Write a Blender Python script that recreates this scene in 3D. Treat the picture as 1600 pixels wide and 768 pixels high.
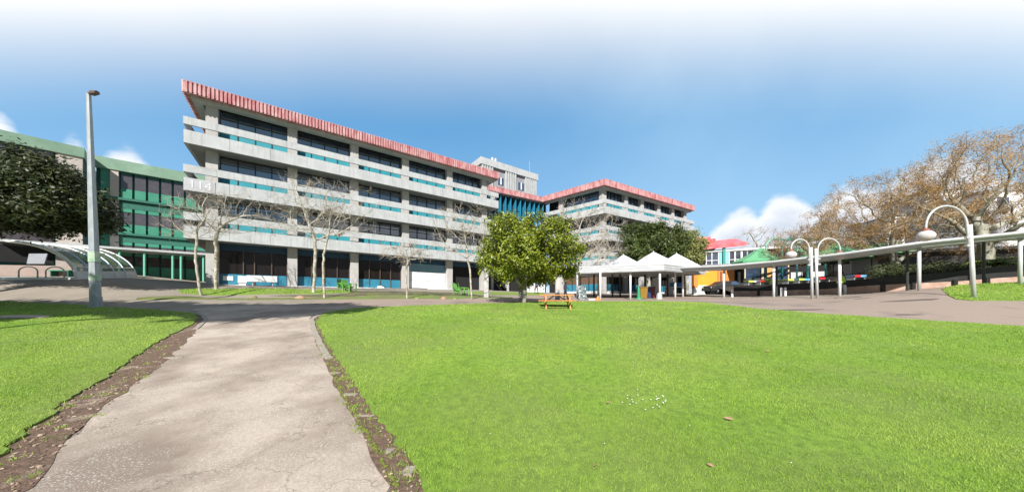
import bpy, math, random
import numpy as np
from mathutils import Vector, Matrix
from mathutils.geometry import delaunay_2d_cdt
R = math.radians
for o in list(bpy.data.objects): bpy.data.objects.remove(o)
scene = bpy.context.scene
COL = scene.collection

# ------------------------------------------------------------------ camera, world, sun
E, F, HY = 1.65, 475.0, 468.0           # eye height, focal length (px of 1600), eye level row
cam_d = bpy.data.cameras.new('camera'); cam = bpy.data.objects.new('camera', cam_d); COL.objects.link(cam)
cam.location = (0, 0, E); cam.rotation_euler = (R(90), 0, 0)
cam_d.sensor_width = 36; cam_d.lens = 36*F/1600; cam_d.shift_y = (HY-384)/1600
cam_d.clip_start = 0.05; cam_d.clip_end = 3000
scene.camera = cam
SUN_EL, SUN_DIR = 38, Vector((0.16, 1.0, 0)).normalized()      # horizontal travel of the light
vd = Vector((SUN_DIR.x*math.cos(R(SUN_EL)), SUN_DIR.y*math.cos(R(SUN_EL)), -math.sin(R(SUN_EL))))
sl = bpy.data.lights.new('sun', 'SUN'); so = bpy.data.objects.new('sun', sl); COL.objects.link(so)
sl.energy = 4.8; sl.angle = R(0.5); sl.color = (1.0, 0.962, 0.905)
so.rotation_euler = vd.to_track_quat('-Z', 'Y').to_euler(); so.location = (0, -10, 40)
vs = scene.view_settings
vs.view_transform = 'Standard'; vs.look = 'None'; vs.gamma = 1; vs.use_curve_mapping = False; vs.exposure = 0.75
scene.cycles.max_bounces = 6; scene.cycles.transparent_max_bounces = 8
scene.cycles.sample_clamp_indirect = 4

world = bpy.data.worlds.new('World'); scene.world = world; world.use_nodes = True
def build_world():
    nt = world.node_tree; N = nt.nodes; L = nt.links; N.clear()
    out = N.new('ShaderNodeOutputWorld'); bg = N.new('ShaderNodeBackground'); bg.inputs[1].default_value = 0.10
    L.new(bg.outputs[0], out.inputs[0])
    sky = N.new('ShaderNodeTexSky'); sky.sky_type = 'NISHITA'; sky.sun_disc = False
    sky.sun_elevation = R(SUN_EL); sky.sun_rotation = R(189); sky.air_density = 1.0; sky.dust_density = 0.6; sky.ozone_density = 2.0
    tc = N.new('ShaderNodeTexCoord'); sep = N.new('ShaderNodeSeparateXYZ'); L.new(tc.outputs['Generated'], sep.inputs[0])
    x, y, z = sep.outputs
    def m(op, a, b=None, c=None, clamp=False):
        n = N.new('ShaderNodeMath'); n.operation = op; n.use_clamp = clamp
        for i, v in enumerate((a, b, c)):
            if v is None: continue
            if isinstance(v, (int, float)): n.inputs[i].default_value = v
            else: L.new(v, n.inputs[i])
        return n.outputs[0]
    def sstep(v, a, b, lo=0, hi=1):
        n = N.new('ShaderNodeMapRange'); n.interpolation_type = 'SMOOTHSTEP'; L.new(v, n.inputs[0])
        n.inputs[1].default_value = a; n.inputs[2].default_value = b; n.inputs[3].default_value = lo; n.inputs[4].default_value = hi
        return n.outputs[0]
    def mix(f, a, b):
        n = N.new('ShaderNodeMix'); n.data_type = 'RGBA'
        if isinstance(f, float): n.inputs[0].default_value = f
        else: L.new(f, n.inputs[0])
        for i, v in ((6, a), (7, b)):
            if isinstance(v, tuple): n.inputs[i].default_value = (*v, 1)
            else: L.new(v, n.inputs[i])
        return n.outputs[2]
    def noise(vec, scale, detail=5, rough=.55, sy=None):
        n = N.new('ShaderNodeTexNoise'); n.inputs['Scale'].default_value = scale; n.inputs['Detail'].default_value = detail; n.inputs['Roughness'].default_value = rough
        L.new(vec, n.inputs['Vector']); return n.outputs[0]
    hor = m('SQRT', m('ADD', m('MULTIPLY', x, x), m('MULTIPLY', y, y)))
    te = m('DIVIDE', z, m('MAXIMUM', hor, .01))
    az = m('ARCTAN2', x, y)
    # deeper blue overhead-left, paler to the right
    g = N.new('ShaderNodeMix'); g.data_type = 'RGBA'; g.blend_type = 'MULTIPLY'; g.inputs[0].default_value = 1
    L.new(sky.outputs[0], g.inputs[6]); g.inputs[7].default_value = (0.98, 1.12, 1.22, 1)
    rp = N.new('ShaderNodeValToRGB'); e = rp.color_ramp.elements; L.new(m('MULTIPLY', te, .7), rp.inputs[0])
    e[0].position = 0; e[0].color = (.42, .70, .95, 1); e[1].position = .95; e[1].color = (.045, .22, .50, 1)
    for pos, c in ((.16, (.28, .56, .86)), (.36, (.145, .41, .74)), (.60, (.10, .34, .66))): q = e.new(pos); q.color = (*c, 1)
    sc_ = N.new('ShaderNodeVectorMath'); sc_.operation = 'SCALE'; sc_.inputs[3].default_value = 6.0; L.new(rp.outputs[0], sc_.inputs[0])
    col = mix(.82, g.outputs[2], sc_.outputs[0])
    wisp = noise(tc.outputs['Generated'], 2.2, 4, .5)
    col = mix(m('MULTIPLY', sstep(az, -.3, 1.0), m('ADD', m('MULTIPLY', sstep(wisp, .3, .7), .45), .2)), col, (2.9, 4.5, 5.9))
    # veil of thin bright high cloud in front of the viewer
    t2 = m('DIVIDE', z, m('MAXIMUM', y, .05))
    veil = sstep(m('ADD', t2, m('MULTIPLY', m('SUBTRACT', wisp, .5), .10)), .50, 1.0)
    vm = N.new('ShaderNodeMapRange'); L.new(m('ADD', t2, m('MULTIPLY', m('SUBTRACT', wisp, .5), .07)), vm.inputs[0]); vm.inputs[1].default_value = .56; vm.inputs[2].default_value = .99
    veil = m('POWER', vm.outputs[0], 1.55)
    veil = m('MULTIPLY', veil, sstep(y, .12, .36))
    col = mix(veil, col, (6.1, 6.2, 6.3))
    # cumulus
    comb = N.new('ShaderNodeCombineXYZ'); L.new(az, comb.inputs[0]); L.new(m('MULTIPLY', te, 1.5), comb.inputs[1])
    nb = noise(comb.outputs[0], 9, 7, .6); nl = noise(comb.outputs[0], 26, 5, .6)
    h = None
    for (c, w, hh) in ((-1.045, .075, .335), (-.965, .06, .30), (-.90, .10, .312), (-.84, .08, .285), (.52, .12, .20), (.64, .12, .248), (.73, .11, .272), (.84, .12, .265), (.95, .16, .27), (1.2, .2, .24), (0.2, .3, .05), (2.2, .5, .3), (-2.4, .7, .3)):
        d = m('DIVIDE', m('SUBTRACT', az, c), w)
        gss = m('MULTIPLY', m('POWER', 2.718, m('MULTIPLY', m('MULTIPLY', d, d), -1)), hh)
        h = gss if h is None else m('MAXIMUM', h, gss)
    v = m('SUBTRACT', m('ADD', h, m('ADD', m('MULTIPLY', m('SUBTRACT', nb, .5), .07), m('MULTIPLY', m('SUBTRACT', nl, .5), .03))), te)
    ca = sstep(v, -.004, .034)
    ccol = mix(sstep(m('ADD', v, m('MULTIPLY', nb, .16)), .08, .22), (6.3, 6.4, 6.6), (4.2, 4.6, 5.3))
    col = mix(m('MULTIPLY', ca, .96), col, ccol)
    dm = sstep(y, -.25, .25, .42, 1.0)
    dk = N.new('ShaderNodeVectorMath'); dk.operation = 'SCALE'; L.new(col, dk.inputs[0]); L.new(dm, dk.inputs[3]); L.new(dk.outputs[0], bg.inputs[0])
build_world()

# ------------------------------------------------------------------ terrain height
NEAR = [(-100, 0), (0, 0), (2.6, 0.0), (5, .2), (8, .56)]
COLS = {
 -700: [(11, .95), (14, 1.3), (16, 1.8), (20.5, 3.2), (28, 4.1), (45, 4.3), (200, 4.3)],
 0:   [(11, .95), (14, 1.27), (16, 1.75), (20.5, 3.25), (28, 4.1), (45, 4.3), (200, 4.3)],
 200: [(11, .93), (14, 1.27), (16.5, 1.8), (20, 2.9), (25, 3.5), (28.5, 4.1), (45, 4.2), (200, 4.3)],
 330: [(11, .92), (14, 1.27), (17, 1.62), (19.5, 1.76), (21, 2.35), (23, 2.81), (33, 3.6), (200, 4.0)],
 500: [(11, .92), (14, 1.27), (20, 1.74), (22.5, 2.25), (28, 2.85), (200, 4.0)],
 640: [(11, .90), (14, 1.2), (20, 1.73), (23, 2.1), (32, 2.9), (200, 4.0)],
 740: [(11, .86), (14, 1.12), (18, 1.5), (20, 1.70), (25, 2.0), (37, 2.9), (200, 4.0)],
 830: [(11, .84), (14, 1.03), (16.5, 1.17), (18, 1.43), (20, 1.6), (26, 1.75), (37, 2.6), (200, 4.0)],
 930: [(11, .84), (14, 1.03), (16.5, 1.17), (18, 1.40), (20, 1.52), (27, 1.62), (41, 2.5), (200, 4.0)],
 1130: [(11, .88), (14, 1.2), (20, 1.55), (26.4, 1.8), (32, 2.2), (45, 2.6), (200, 4.0)],
 1290: [(11, .95), (14, 1.3), (19, 1.6), (21, 1.69), (23, 2.0), (27, 2.25), (35, 2.6), (200, 4.0)],
 1436: [(10.5, .9), (13, 1.35), (15, 1.65), (18.3, 2.23), (22, 2.5), (35, 3.0), (200, 4.0)],
 1600: [(10, .82), (13, 1.4), (15, 1.78), (17.7, 2.75), (22, 3.1), (35, 3.4), (200, 4.0)],
 2300: [(10, .82), (13, 1.4), (15, 1.8), (17.7, 2.75), (22, 3.1), (35, 3.4), (200, 4.0)]}
GX0, GY0, GS, GNX, GNY = -100.0, -30.0, 0.5, 401, 301
def _grid():
    ys = GY0+GS*np.arange(GNY); xs = GX0+GS*np.arange(GNX)
    keys = sorted(COLS); prof = np.array([np.interp(ys, *zip(*(NEAR+COLS[k]))) for k in keys])
    Z = np.zeros((GNY, GNX))
    for j, y in enumerate(ys):
        px = 800+F*xs/max(y, 5.0); Z[j] = np.interp(px, keys, prof[:, j])
    k = np.exp(-np.linspace(-2, 2, 5)**2/1.6); k /= k.sum()
    for _ in range(2):
        Zp = np.pad(Z, 2, mode='edge')
        Z = sum(k[i]*Zp[i:i+GNY, 2:-2] for i in range(5)); Zp = np.pad(Z, 2, mode='edge')
        Z = sum(k[i]*Zp[2:-2, i:i+GNX] for i in range(5))
    return Z
GZ = _grid()
def Gv(X, Y):
    fx = np.clip((np.asarray(X)-GX0)/GS, 0, GNX-1.001); fy = np.clip((np.asarray(Y)-GY0)/GS, 0, GNY-1.001)
    i = fx.astype(int); j = fy.astype(int); a = fx-i; b = fy-j
    return (GZ[j, i]*(1-a)+GZ[j, i+1]*a)*(1-b)+(GZ[j+1, i]*(1-a)+GZ[j+1, i+1]*a)*b
def G(X, Y): return float(Gv(X, Y))
def at(px, Y, dz=0): X = (px-800)/F*Y; return Vector((X, Y, G(X, Y)+dz))
def W(px, py, Y): return Vector(((px-800)/F*Y, Y, E+(HY-py)/F*Y))
def hgt(py, Y): return E+(HY-py)/F*Y

# ------------------------------------------------------------------ mesh helpers
class MB:
    def __init__(s): s.v = []; s.f = []
    def add(s, vs, fs):
        o = len(s.v); s.v += [tuple(v) for v in vs]; s.f += [tuple(i+o for i in f) for f in fs]; return s
    def box(s, x0, x1, y0, y1, z0, z1, M=None):
        vs = [Vector((x, y, z)) for z in (z0, z1) for x, y in ((x0, y0), (x1, y0), (x1, y1), (x0, y1))]
        if M is not None: vs = [M @ v for v in vs]
        return s.add(vs, [(3, 2, 1, 0), (4, 5, 6, 7), (0, 1, 5, 4), (1, 2, 6, 5), (2, 3, 7, 6), (3, 0, 4, 7)])
    def prism(s, pts, z0, z1):
        n = len(pts); vs = [(p[0], p[1], z0) for p in pts]+[(p[0], p[1], z1) for p in pts]
        ar = sum(pts[i][0]*pts[(i+1) % n][1]-pts[(i+1) % n][0]*pts[i][1] for i in range(n))
        fs = [tuple(range(n-1, -1, -1)), tuple(range(n, 2*n))]+[(i, (i+1) % n, n+(i+1) % n, n+i) for i in range(n)]
        if ar < 0: fs = [tuple(reversed(f)) for f in fs]
        return s.add(vs, fs)
    def tube(s, pts, r, n=8, caps=True):
        pts = [Vector(p) for p in pts]; rs = r if isinstance(r, (list, tuple)) else [r]*len(pts)
        vs = []; ref = Vector((0.13, 0.21, 1)).normalized()
        d0 = (pts[-1]-pts[0])
        if d0.length and abs(d0.normalized().dot(ref)) > .93: ref = Vector((1, .2, 0)).normalized()
        for i, p in enumerate(pts):
            d = (pts[min(i+1, len(pts)-1)]-pts[max(i-1, 0)]).normalized()
            if abs(d.dot(ref)) > .985: ref2 = Vector((1, .3, .2)).normalized()
            else: ref2 = ref
            a = d.cross(ref2).normalized(); b = d.cross(a)
            for k in range(n):
                t = 2*math.pi*k/n; vs.append(p+(a*math.cos(t)+b*math.sin(t))*rs[i])
        fs = []
        for i in range(len(pts)-1):
            for k in range(n):
                k2 = (k+1) % n; fs.append((i*n+k, (i+1)*n+k, (i+1)*n+k2, i*n+k2))
        if caps: fs += [tuple(range(n)), tuple(range((len(pts)-1)*n+n-1, (len(pts)-1)*n-1, -1))]
        return s.add(vs, fs)
    def lathe(s, prof, c=(0, 0, 0), n=20, sx=1, sy=1):
        c = Vector(c); vs = []
        for (r, z) in prof:
            for k in range(n):
                t = 2*math.pi*k/n; vs.append(c+Vector((r*sx*math.cos(t), r*sy*math.sin(t), z)))
        fs = [(i*n+k, i*n+(k+1) % n, (i+1)*n+(k+1) % n, (i+1)*n+k) for i in range(len(prof)-1) for k in range(n)]
        return s.add(vs, fs)
    def build(s, name, mat, parent=None, smooth=False, bevel=0):
        me = bpy.data.meshes.new(name)
        loc = ROOT.get(parent.name, Vector((0, 0, 0))) if parent else Vector((0, 0, 0))
        me.from_pydata([(v[0]-loc[0], v[1]-loc[1], v[2]-loc[2]) for v in s.v], [], s.f); me.update()
        return link(name, me, mat, parent, smooth, bevel)
def link(name, me, mat, parent=None, smooth=False, bevel=0):
    me.materials.append(mat); o = bpy.data.objects.new(name, me); COL.objects.link(o)
    if parent is not None: o.parent = parent; ROOT[o.name] = ROOT.get(parent.name, Vector((0, 0, 0)))
    if smooth is True: me.shade_smooth()
    if bevel:
        b = o.modifiers.new('bevel', 'BEVEL'); b.width = bevel; b.segments = 2; b.limit_method = 'ANGLE'
    return o
ROOT = {}
def thing(name, label, cat, loc=(0, 0, 0), group=None, rz=0):
    o = bpy.data.objects.new(name, None); COL.objects.link(o); o.location = loc; o.rotation_euler.z = rz; o.empty_display_size = .3
    ROOT[o.name] = Vector(loc); tag(o, label, cat, group); return o
def tag(o, label, cat, group=None):
    o['label'] = label; o['category'] = cat
    if group: o['group'] = group
    return o
def struct(o, kind='structure'): o['kind'] = kind; return o
def copy_tree(o, parent=None):
    c = o.copy(); COL.objects.link(c); c.parent = parent
    for ch in [q for q in bpy.data.objects if q.parent == o]: copy_tree(ch, c)
    return c
def place(o, loc, rz=0, label=None):
    o.location = loc; o.rotation_euler.z = rz
    if label: o['label'] = label
    return o

# ------------------------------------------------------------------ materials
MATS = {}
def mat(name, col, rough=.7, col2=None, scale=3.0, detail=5, bump=0.0, bscale=None, metal=0.0, spec=.5, c3=None, s3=None, f3=(.55, .7), island=None, trans=0.0, stretch=None, lo=.35, hi=.65, coat=0, streak=0):
    if name in MATS: return MATS[name]
    m = bpy.data.materials.new(name); m.use_nodes = True; nt = m.node_tree; N = nt.nodes; L = nt.links
    b = N['Principled BSDF']; b.inputs['Roughness'].default_value = rough; b.inputs['Metallic'].default_value = metal
    b.inputs['Specular IOR Level'].default_value = spec; b.inputs['Coat Weight'].default_value = coat
    b.inputs['Base Color'].default_value = (*col, 1)
    geo = N.new('ShaderNodeNewGeometry'); vec = geo.outputs['Position']
    if stretch:
        mp = N.new('ShaderNodeMapping'); mp.inputs['Scale'].default_value = stretch; L.new(vec, mp.inputs[0]); vec = mp.outputs[0]
    cur = None
    def noise(sc, det=detail):
        n = N.new('ShaderNodeTexNoise'); n.inputs['Scale'].default_value = sc; n.inputs['Detail'].default_value = det; n.inputs['Roughness'].default_value = .6
        L.new(vec, n.inputs['Vector']); return n.outputs[0]
    def mr(v, a, bb):
        n = N.new('ShaderNodeMapRange'); L.new(v, n.inputs[0]); n.inputs[1].default_value = a; n.inputs[2].default_value = bb; return n.outputs[0]
    def mix(f, a, c):
        n = N.new('ShaderNodeMix'); n.data_type = 'RGBA'; L.new(f, n.inputs[0])
        for i, q in ((6, a), (7, c)):
            if isinstance(q, tuple): n.inputs[i].default_value = (*q, 1)
            else: L.new(q, n.inputs[i])
        return n.outputs[2]
    if col2 is None: col2 = tuple(c*.86 for c in col)
    cur = mix(mr(noise(scale), lo, hi), col, col2)
    if c3: cur = mix(mr(noise(s3 or scale*.2), *f3), cur, c3)
    if streak:
        mp2 = N.new('ShaderNodeMapping'); mp2.inputs['Scale'].default_value = (3.5, 3.5, .22); L.new(geo.outputs['Position'], mp2.inputs[0])
        n9 = N.new('ShaderNodeTexNoise'); n9.inputs['Scale'].default_value = 1.6; n9.inputs['Detail'].default_value = 6; n9.inputs['Roughness'].default_value = .7; L.new(mp2.outputs[0], n9.inputs['Vector'])
        q9 = N.new('ShaderNodeMath'); q9.operation = 'MULTIPLY'; L.new(mr(n9.outputs[0], .50, .72), q9.inputs[0]); q9.inputs[1].default_value = streak
        cur = mix(q9.outputs[0], cur, tuple(c*.45 for c in col))
    if island: cur = mix(mr(geo.outputs['Random Per Island'], 0, 1), cur, island)
    L.new(cur, b.inputs['Base Color'])
    if bump:
        bn = N.new('ShaderNodeBump'); bn.inputs['Strength'].default_value = 1; bn.inputs['Distance'].default_value = bump
        L.new(noise(bscale or scale*4, 4), bn.inputs['Height']); L.new(bn.outputs[0], b.inputs['Normal'])
    if trans:
        tr = N.new('ShaderNodeBsdfTranslucent'); L.new(cur, tr.inputs[0]); ms = N.new('ShaderNodeMixShader'); ms.inputs[0].default_value = trans
        L.new(b.outputs[0], ms.inputs[1]); L.new(tr.outputs[0], ms.inputs[2]); L.new(ms.outputs[0], N['Material Output'].inputs[0])
    MATS[name] = m; return m
def glass_mat(name, col, alpha=.0, rough=.04, spec=.8):
    m = mat(name, col, rough, spec=spec, col2=tuple(c*.8 for c in col)); 
    if alpha:
        nt = m.node_tree; b = nt.nodes['Principled BSDF']; tr = nt.nodes.new('ShaderNodeBsdfTransparent'); tr.inputs[0].default_value = (.8, .95, .9, 1)
        ms = nt.nodes.new('ShaderNodeMixShader'); ms.inputs[0].default_value = alpha
        nt.links.new(b.outputs[0], ms.inputs[1]); nt.links.new(tr.outputs[0], ms.inputs[2]); nt.links.new(ms.outputs[0], nt.nodes['Material Output'].inputs[0])
    return m
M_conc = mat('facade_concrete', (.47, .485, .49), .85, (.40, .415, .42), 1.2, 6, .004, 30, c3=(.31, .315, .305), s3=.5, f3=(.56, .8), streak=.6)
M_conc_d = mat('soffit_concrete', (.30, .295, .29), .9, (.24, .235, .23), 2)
M_coln = mat('column_concrete', (.47, .455, .44), .85, (.40, .39, .375), 2.5, 6, .004, 40, streak=.3)
M_red = mat('red_cladding', (.36, .10, .11), .6, (.44, .18, .18), 1.3, 6, c3=(.56, .38, .38), s3=2.6, f3=(.38, .72), stretch=(1, 1, .35))
M_glass = mat('window_glass', (.016, .024, .048), .03, (.06, .10, .19), .22, 4, spec=1.0, lo=.42, hi=.62)  # broad paler blue patches paint soft sky reflections into the glass colour
M_glass.node_tree.nodes['Principled BSDF'].inputs['IOR'].default_value = 2.3
M_glass2 = glass_mat('shopfront_glass', (.016, .013, .012), spec=.35, rough=.06)
M_frame = mat('dark_frame', (.03, .03, .033), .5)
M_brown = mat('bronze_frame', (.10, .065, .05), .5)
M_teal = mat('teal_panel', (.035, .30, .36), .45, (.03, .26, .32), 2)
M_blue = mat('blue_panel', (.03, .21, .31), .5, (.028, .18, .27), 2)
M_dblue = mat('dark_blue_panel', (.012, .06, .12), .5)
M_white = mat('white_paint', (.78, .78, .77), .5, (.68, .68, .67), 2)
M_dark = mat('dark_interior', (.012, .012, .013), .9)
M_green1 = mat('green_fascia', (.19, .31, .22), .6, (.16, .27, .19), 1.5, c3=(.23, .36, .26), s3=.6)
M_green2 = mat('green_panel', (.05, .27, .18), .45, (.04, .22, .145), 1.5)
M_green3 = mat('dark_green_trim', (.012, .11, .085), .5)
M_glass3 = glass_mat('green_building_glass', (.09, .08, .09), spec=1.0, rough=.05)
M_pinkc = mat('pale_pink_concrete', (.52, .46, .42), .85)
M_galv = mat('galvanised_steel', (.46, .47, .48), .5, (.38, .39, .40), 8, metal=.08)
M_galv2 = mat('worn_painted_steel', (.36, .39, .42), .5, (.26, .29, .31), 3, 6, stretch=(3, 3, .8), metal=.15, c3=(.30, .36, .28), s3=1.2, f3=(.62, .75))
M_lampw = mat('lamp_globe', (.58, .57, .55), .35, (.45, .40, .39), 6)
M_rust = mat('rusty_cap', (.30, .10, .06), .7)
M_roofw = mat('white_tent', (.66, .67, .70), .55, (.58, .59, .62), 1.5)
M_walk = mat('walkway_roofing', (.55, .57, .57), .45, (.38, .40, .41), 1.5, stretch=(1, 1, 6))
M_dpost = mat('dark_post', (.035, .04, .04), .5)
M_timber = mat('orange_timber', (.62, .27, .07), .55, (.50, .20, .05), 8, 5, .002, stretch=(1, 6, 6))
M_orange = mat('orange_render', (.80, .34, .02), .7, (.74, .30, .02), 1)
M_orange2 = mat('orange_trim', (.68, .24, .05), .6)
M_brick = mat('pink_stone_wall', (.46, .31, .24), .85, (.34, .22, .17), 3.5, 6, .012, 12, c3=(.55, .44, .36), s3=1.4, f3=(.5, .7))
M_aqua = mat('aqua_paint', (.22, .60, .52), .5)
M_aqua2 = mat('deep_aqua_paint', (.03, .28, .25), .5)
M_tentg = mat('green_canvas', (.12, .36, .18), .75, (.10, .31, .15), 2)
M_chair = mat('lime_green_paint', (.13, .35, .06), .5, (.11, .30, .05), 5)
M_black = mat('black_paint', (.014, .014, .014), .6)
M_bark = mat('pale_bark', (.44, .40, .31), .9, (.22, .20, .155), 9, 5, .01, 40, c3=(.52, .49, .42), s3=4, f3=(.5, .62))
M_bark2 = mat('mossy_bark', (.26, .25, .19), .9, (.17, .165, .12), 5, 5, .015, 25, c3=(.38, .37, .31), s3=1.7, f3=(.48, .62))
M_twig = mat('bare_twig', (.36, .31, .25), .9)
M_leafA = mat('glossy_leaf', (.10, .16, .010), .42, (.05, .09, .008), 1.6, 3, island=(.29, .32, .02), trans=.10, spec=.5)
M_leafB = mat('dark_leaf', (.020, .042, .009), .5, (.012, .024, .006), 1.2, 3, island=(.05, .06, .010), trans=.08, c3=(.12, .12, .012), s3=.7, f3=(.6, .7))  # shade is put into the dark base, sunlit leaves into the yellowish patches
M_leafC = mat('green_leaf', (.06, .095, .02), .5, (.035, .06, .015), 1.2, 3, island=(.11, .14, .03), trans=.2)
M_leafD = mat('pale_leaf', (.26, .29, .09), .5, (.18, .21, .06), 1.5, 3, island=(.36, .37, .13), trans=.25)
M_leafR = mat('russet_bud', (.46, .28, .10), .8, (.28, .175, .09), .6, 3, island=(.46, .27, .08), trans=.3)
M_shrub = mat('shrub_leaf', (.04, .07, .018), .6, (.025, .04, .012), 2, island=(.09, .10, .03), trans=.15)
M_palm = mat('palm_leaf', (.05, .13, .02), .5, (.03, .08, .015), 3, island=(.16, .2, .03), trans=.2)

# ------------------------------------------------------------------ ground sheets
def grass_mat():
    return mat('lawn_turf', (.20, .32, .03), .9, (.10, .18, .015), 9, 6, .02, 60, c3=(.15, .20, .04), s3=.35, f3=(.4, .7))
M_turf = grass_mat()
M_blade = mat('grass_blade', (.25, .43, .045), .65, (.12, .26, .02), 1.9, 8, island=(.33, .49, .06), trans=.40, c3=(.45, .55, .13), s3=.45, f3=(.42, .60))
def asphalt():
    return mat('old_asphalt', (.29, .25, .205), .92, (.215, .185, .15), 26, 6, .006, 90, c3=(.22, .185, .145), s3=.45, f3=(.44, .66), stretch=(1, 1, 1))
M_asph = asphalt()
M_plaza = mat('plaza_asphalt', (.30, .235, .19), .92, (.235, .18, .148), 30, 6, .005, 90, c3=(.18, .14, .12), s3=.4, f3=(.52, .66))
M_path = mat('path_concrete', (.46, .39, .32), .92, (.33, .27, .22), 38, 8, .006, 90, c3=(.21, .165, .13), s3=.6, f3=(.42, .62))
M_dirt = mat('bare_soil', (.19, .12, .08), .98, (.09, .055, .037), 16, 7, .03, 45, c3=(.32, .25, .19), s3=2.6, f3=(.56, .70))
M_moss = mat('kerb_moss', (.17, .20, .02), .95, (.10, .13, .015), 20, 5, .02, 60)
M_kerb = mat('kerb_concrete', (.36, .32, .27), .9, (.20, .17, .14), 18, 6, .01, 60)
M_verge = mat('worn_verge', (.17, .18, .05), .95, (.12, .105, .06), 5, 6, .02, 60, c3=(.13, .20, .03), s3=.7, f3=(.45, .6))

def path_detail():
    # joints, lichen speckle and pale trodden patches belong to the concrete itself
    nt = M_path.node_tree; N = nt.nodes; L = nt.links; b = N['Principled BSDF']; src = b.inputs['Base Color'].links[0].from_socket
    geo = N.new('ShaderNodeNewGeometry')
    n1 = N.new('ShaderNodeTexNoise'); n1.inputs['Scale'].default_value = 60; n1.inputs['Detail'].default_value = 3; L.new(geo.outputs['Position'], n1.inputs['Vector'])
    n2 = N.new('ShaderNodeTexNoise'); n2.inputs['Scale'].default_value = 1.6; n2.inputs['Detail'].default_value = 4; L.new(geo.outputs['Position'], n2.inputs['Vector'])
    r1 = N.new('ShaderNodeMapRange'); r1.inputs[1].default_value = .56; r1.inputs[2].default_value = .68; L.new(n1.outputs[0], r1.inputs[0])
    r2 = N.new('ShaderNodeMapRange'); r2.inputs[1].default_value = .36; r2.inputs[2].default_value = .6; L.new(n2.outputs[0], r2.inputs[0])
    mu = N.new('ShaderNodeMath'); mu.operation = 'MULTIPLY'; L.new(r1.outputs[0], mu.inputs[0]); L.new(r2.outputs[0], mu.inputs[1])
    mx = N.new('ShaderNodeMix'); mx.data_type = 'RGBA'; L.new(mu.outputs[0], mx.inputs[0]); L.new(src, mx.inputs[6]); mx.inputs[7].default_value = (.52, .48, .43, 1)
    vo = N.new('ShaderNodeTexVoronoi'); vo.feature = 'DISTANCE_TO_EDGE'; vo.inputs['Scale'].default_value = .55
    nz = N.new('ShaderNodeVectorMath'); nz.operation = 'ADD'; n3 = N.new('ShaderNodeTexNoise'); n3.inputs['Scale'].default_value = 2.5; n3.inputs['Detail'].default_value = 5
    L.new(geo.outputs['Position'], n3.inputs['Vector']); L.new(geo.outputs['Position'], nz.inputs[0]); L.new(n3.outputs['Color'], nz.inputs[1]); L.new(nz.outputs[0], vo.inputs['Vector'])
    r3 = N.new('ShaderNodeMapRange'); r3.inputs[1].default_value = .0; r3.inputs[2].default_value = .007; r3.inputs[3].default_value = .65; r3.inputs[4].default_value = 0; L.new(vo.outputs['Distance'], r3.inputs[0])
    mx2 = N.new('ShaderNodeMix'); mx2.data_type = 'RGBA'; L.new(r3.outputs[0], mx2.inputs[0]); L.new(mx.outputs[2], mx2.inputs[6]); mx2.inputs[7].default_value = (.13, .105, .08, 1)
    L.new(mx2.outputs[2], b.inputs['Base Color'])
path_detail()

rng = random.Random(4)
def pip(px, py, poly):
    px = np.asarray(px); py = np.asarray(py); ins = np.zeros(px.shape, bool); n = len(poly)
    for i in range(n):
        x1, y1 = poly[i]; x2, y2 = poly[(i+1) % n]
        if y1 == y2: continue
        c = ((y1 > py) != (y2 > py)) & (px < (x2-x1)*(py-y1)/(y2-y1)+x1); ins ^= c
    return ins
def densify(pts, step, jit=0, closed=True, seed=1):
    r = random.Random(seed); out = []; n = len(pts)
    for i in range(n if closed else n-1):
        a = Vector(pts[i][:2]); b = Vector(pts[(i+1) % n][:2]); k = max(1, int((b-a).length/step))
        nrm = Vector((-(b-a).y, (b-a).x)).normalized()
        for j in range(k):
            p = a.lerp(b, j/k)
            if jit: p = p+nrm*r.uniform(-jit, jit)
            out.append((p.x, p.y))
    if not closed: out.append(tuple(pts[-1][:2]))
    return out
def sheet(name, poly, m, dz, step=.5, jit=0, seed=1, skirt=.15, edge=.4, kind='structure', crown=0.0, parent=None):
    b = densify(poly, edge, jit, seed=seed); A = np.array(b); n = len(b)
    x0, y0 = A.min(0); x1, y1 = A.max(0)
    gx, gy = np.meshgrid(np.arange(x0+step*.37, x1, step), np.arange(y0+step*.37, y1, step)); gx = gx.ravel(); gy = gy.ravel()
    ins = pip(gx, gy, b)
    pts = [Vector(p) for p in b]+[Vector((x, y)) for x, y in zip(gx[ins], gy[ins])]
    edges = [(i, (i+1) % n) for i in range(n)]
    r = delaunay_2d_cdt(pts, edges, [], 1, 1e-5)
    vs2, ed, fs = r[0], r[1], r[2]
    V = [(v.x, v.y, G(v.x, v.y)+dz) for v in vs2]
    fs = [tuple(f) for f in fs]
    # skirt
    cnt = {}
    for f in fs:
        for i in range(len(f)):
            e = (f[i], f[(i+1) % len(f)]); cnt[e] = 1
    k0 = len(V); mp = {}
    for (a, c) in list(cnt):
        if (c, a) not in cnt:
            for q in (a, c):
                if q not in mp: mp[q] = len(V); V.append((V[q][0], V[q][1], V[q][2]-skirt))
            fs.append((c, a, mp[a], mp[c]))
    mb = MB(); mb.v = V; mb.f = fs
    o = mb.build(name, m, parent)
    if kind: o['kind'] = kind
    return o
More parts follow.
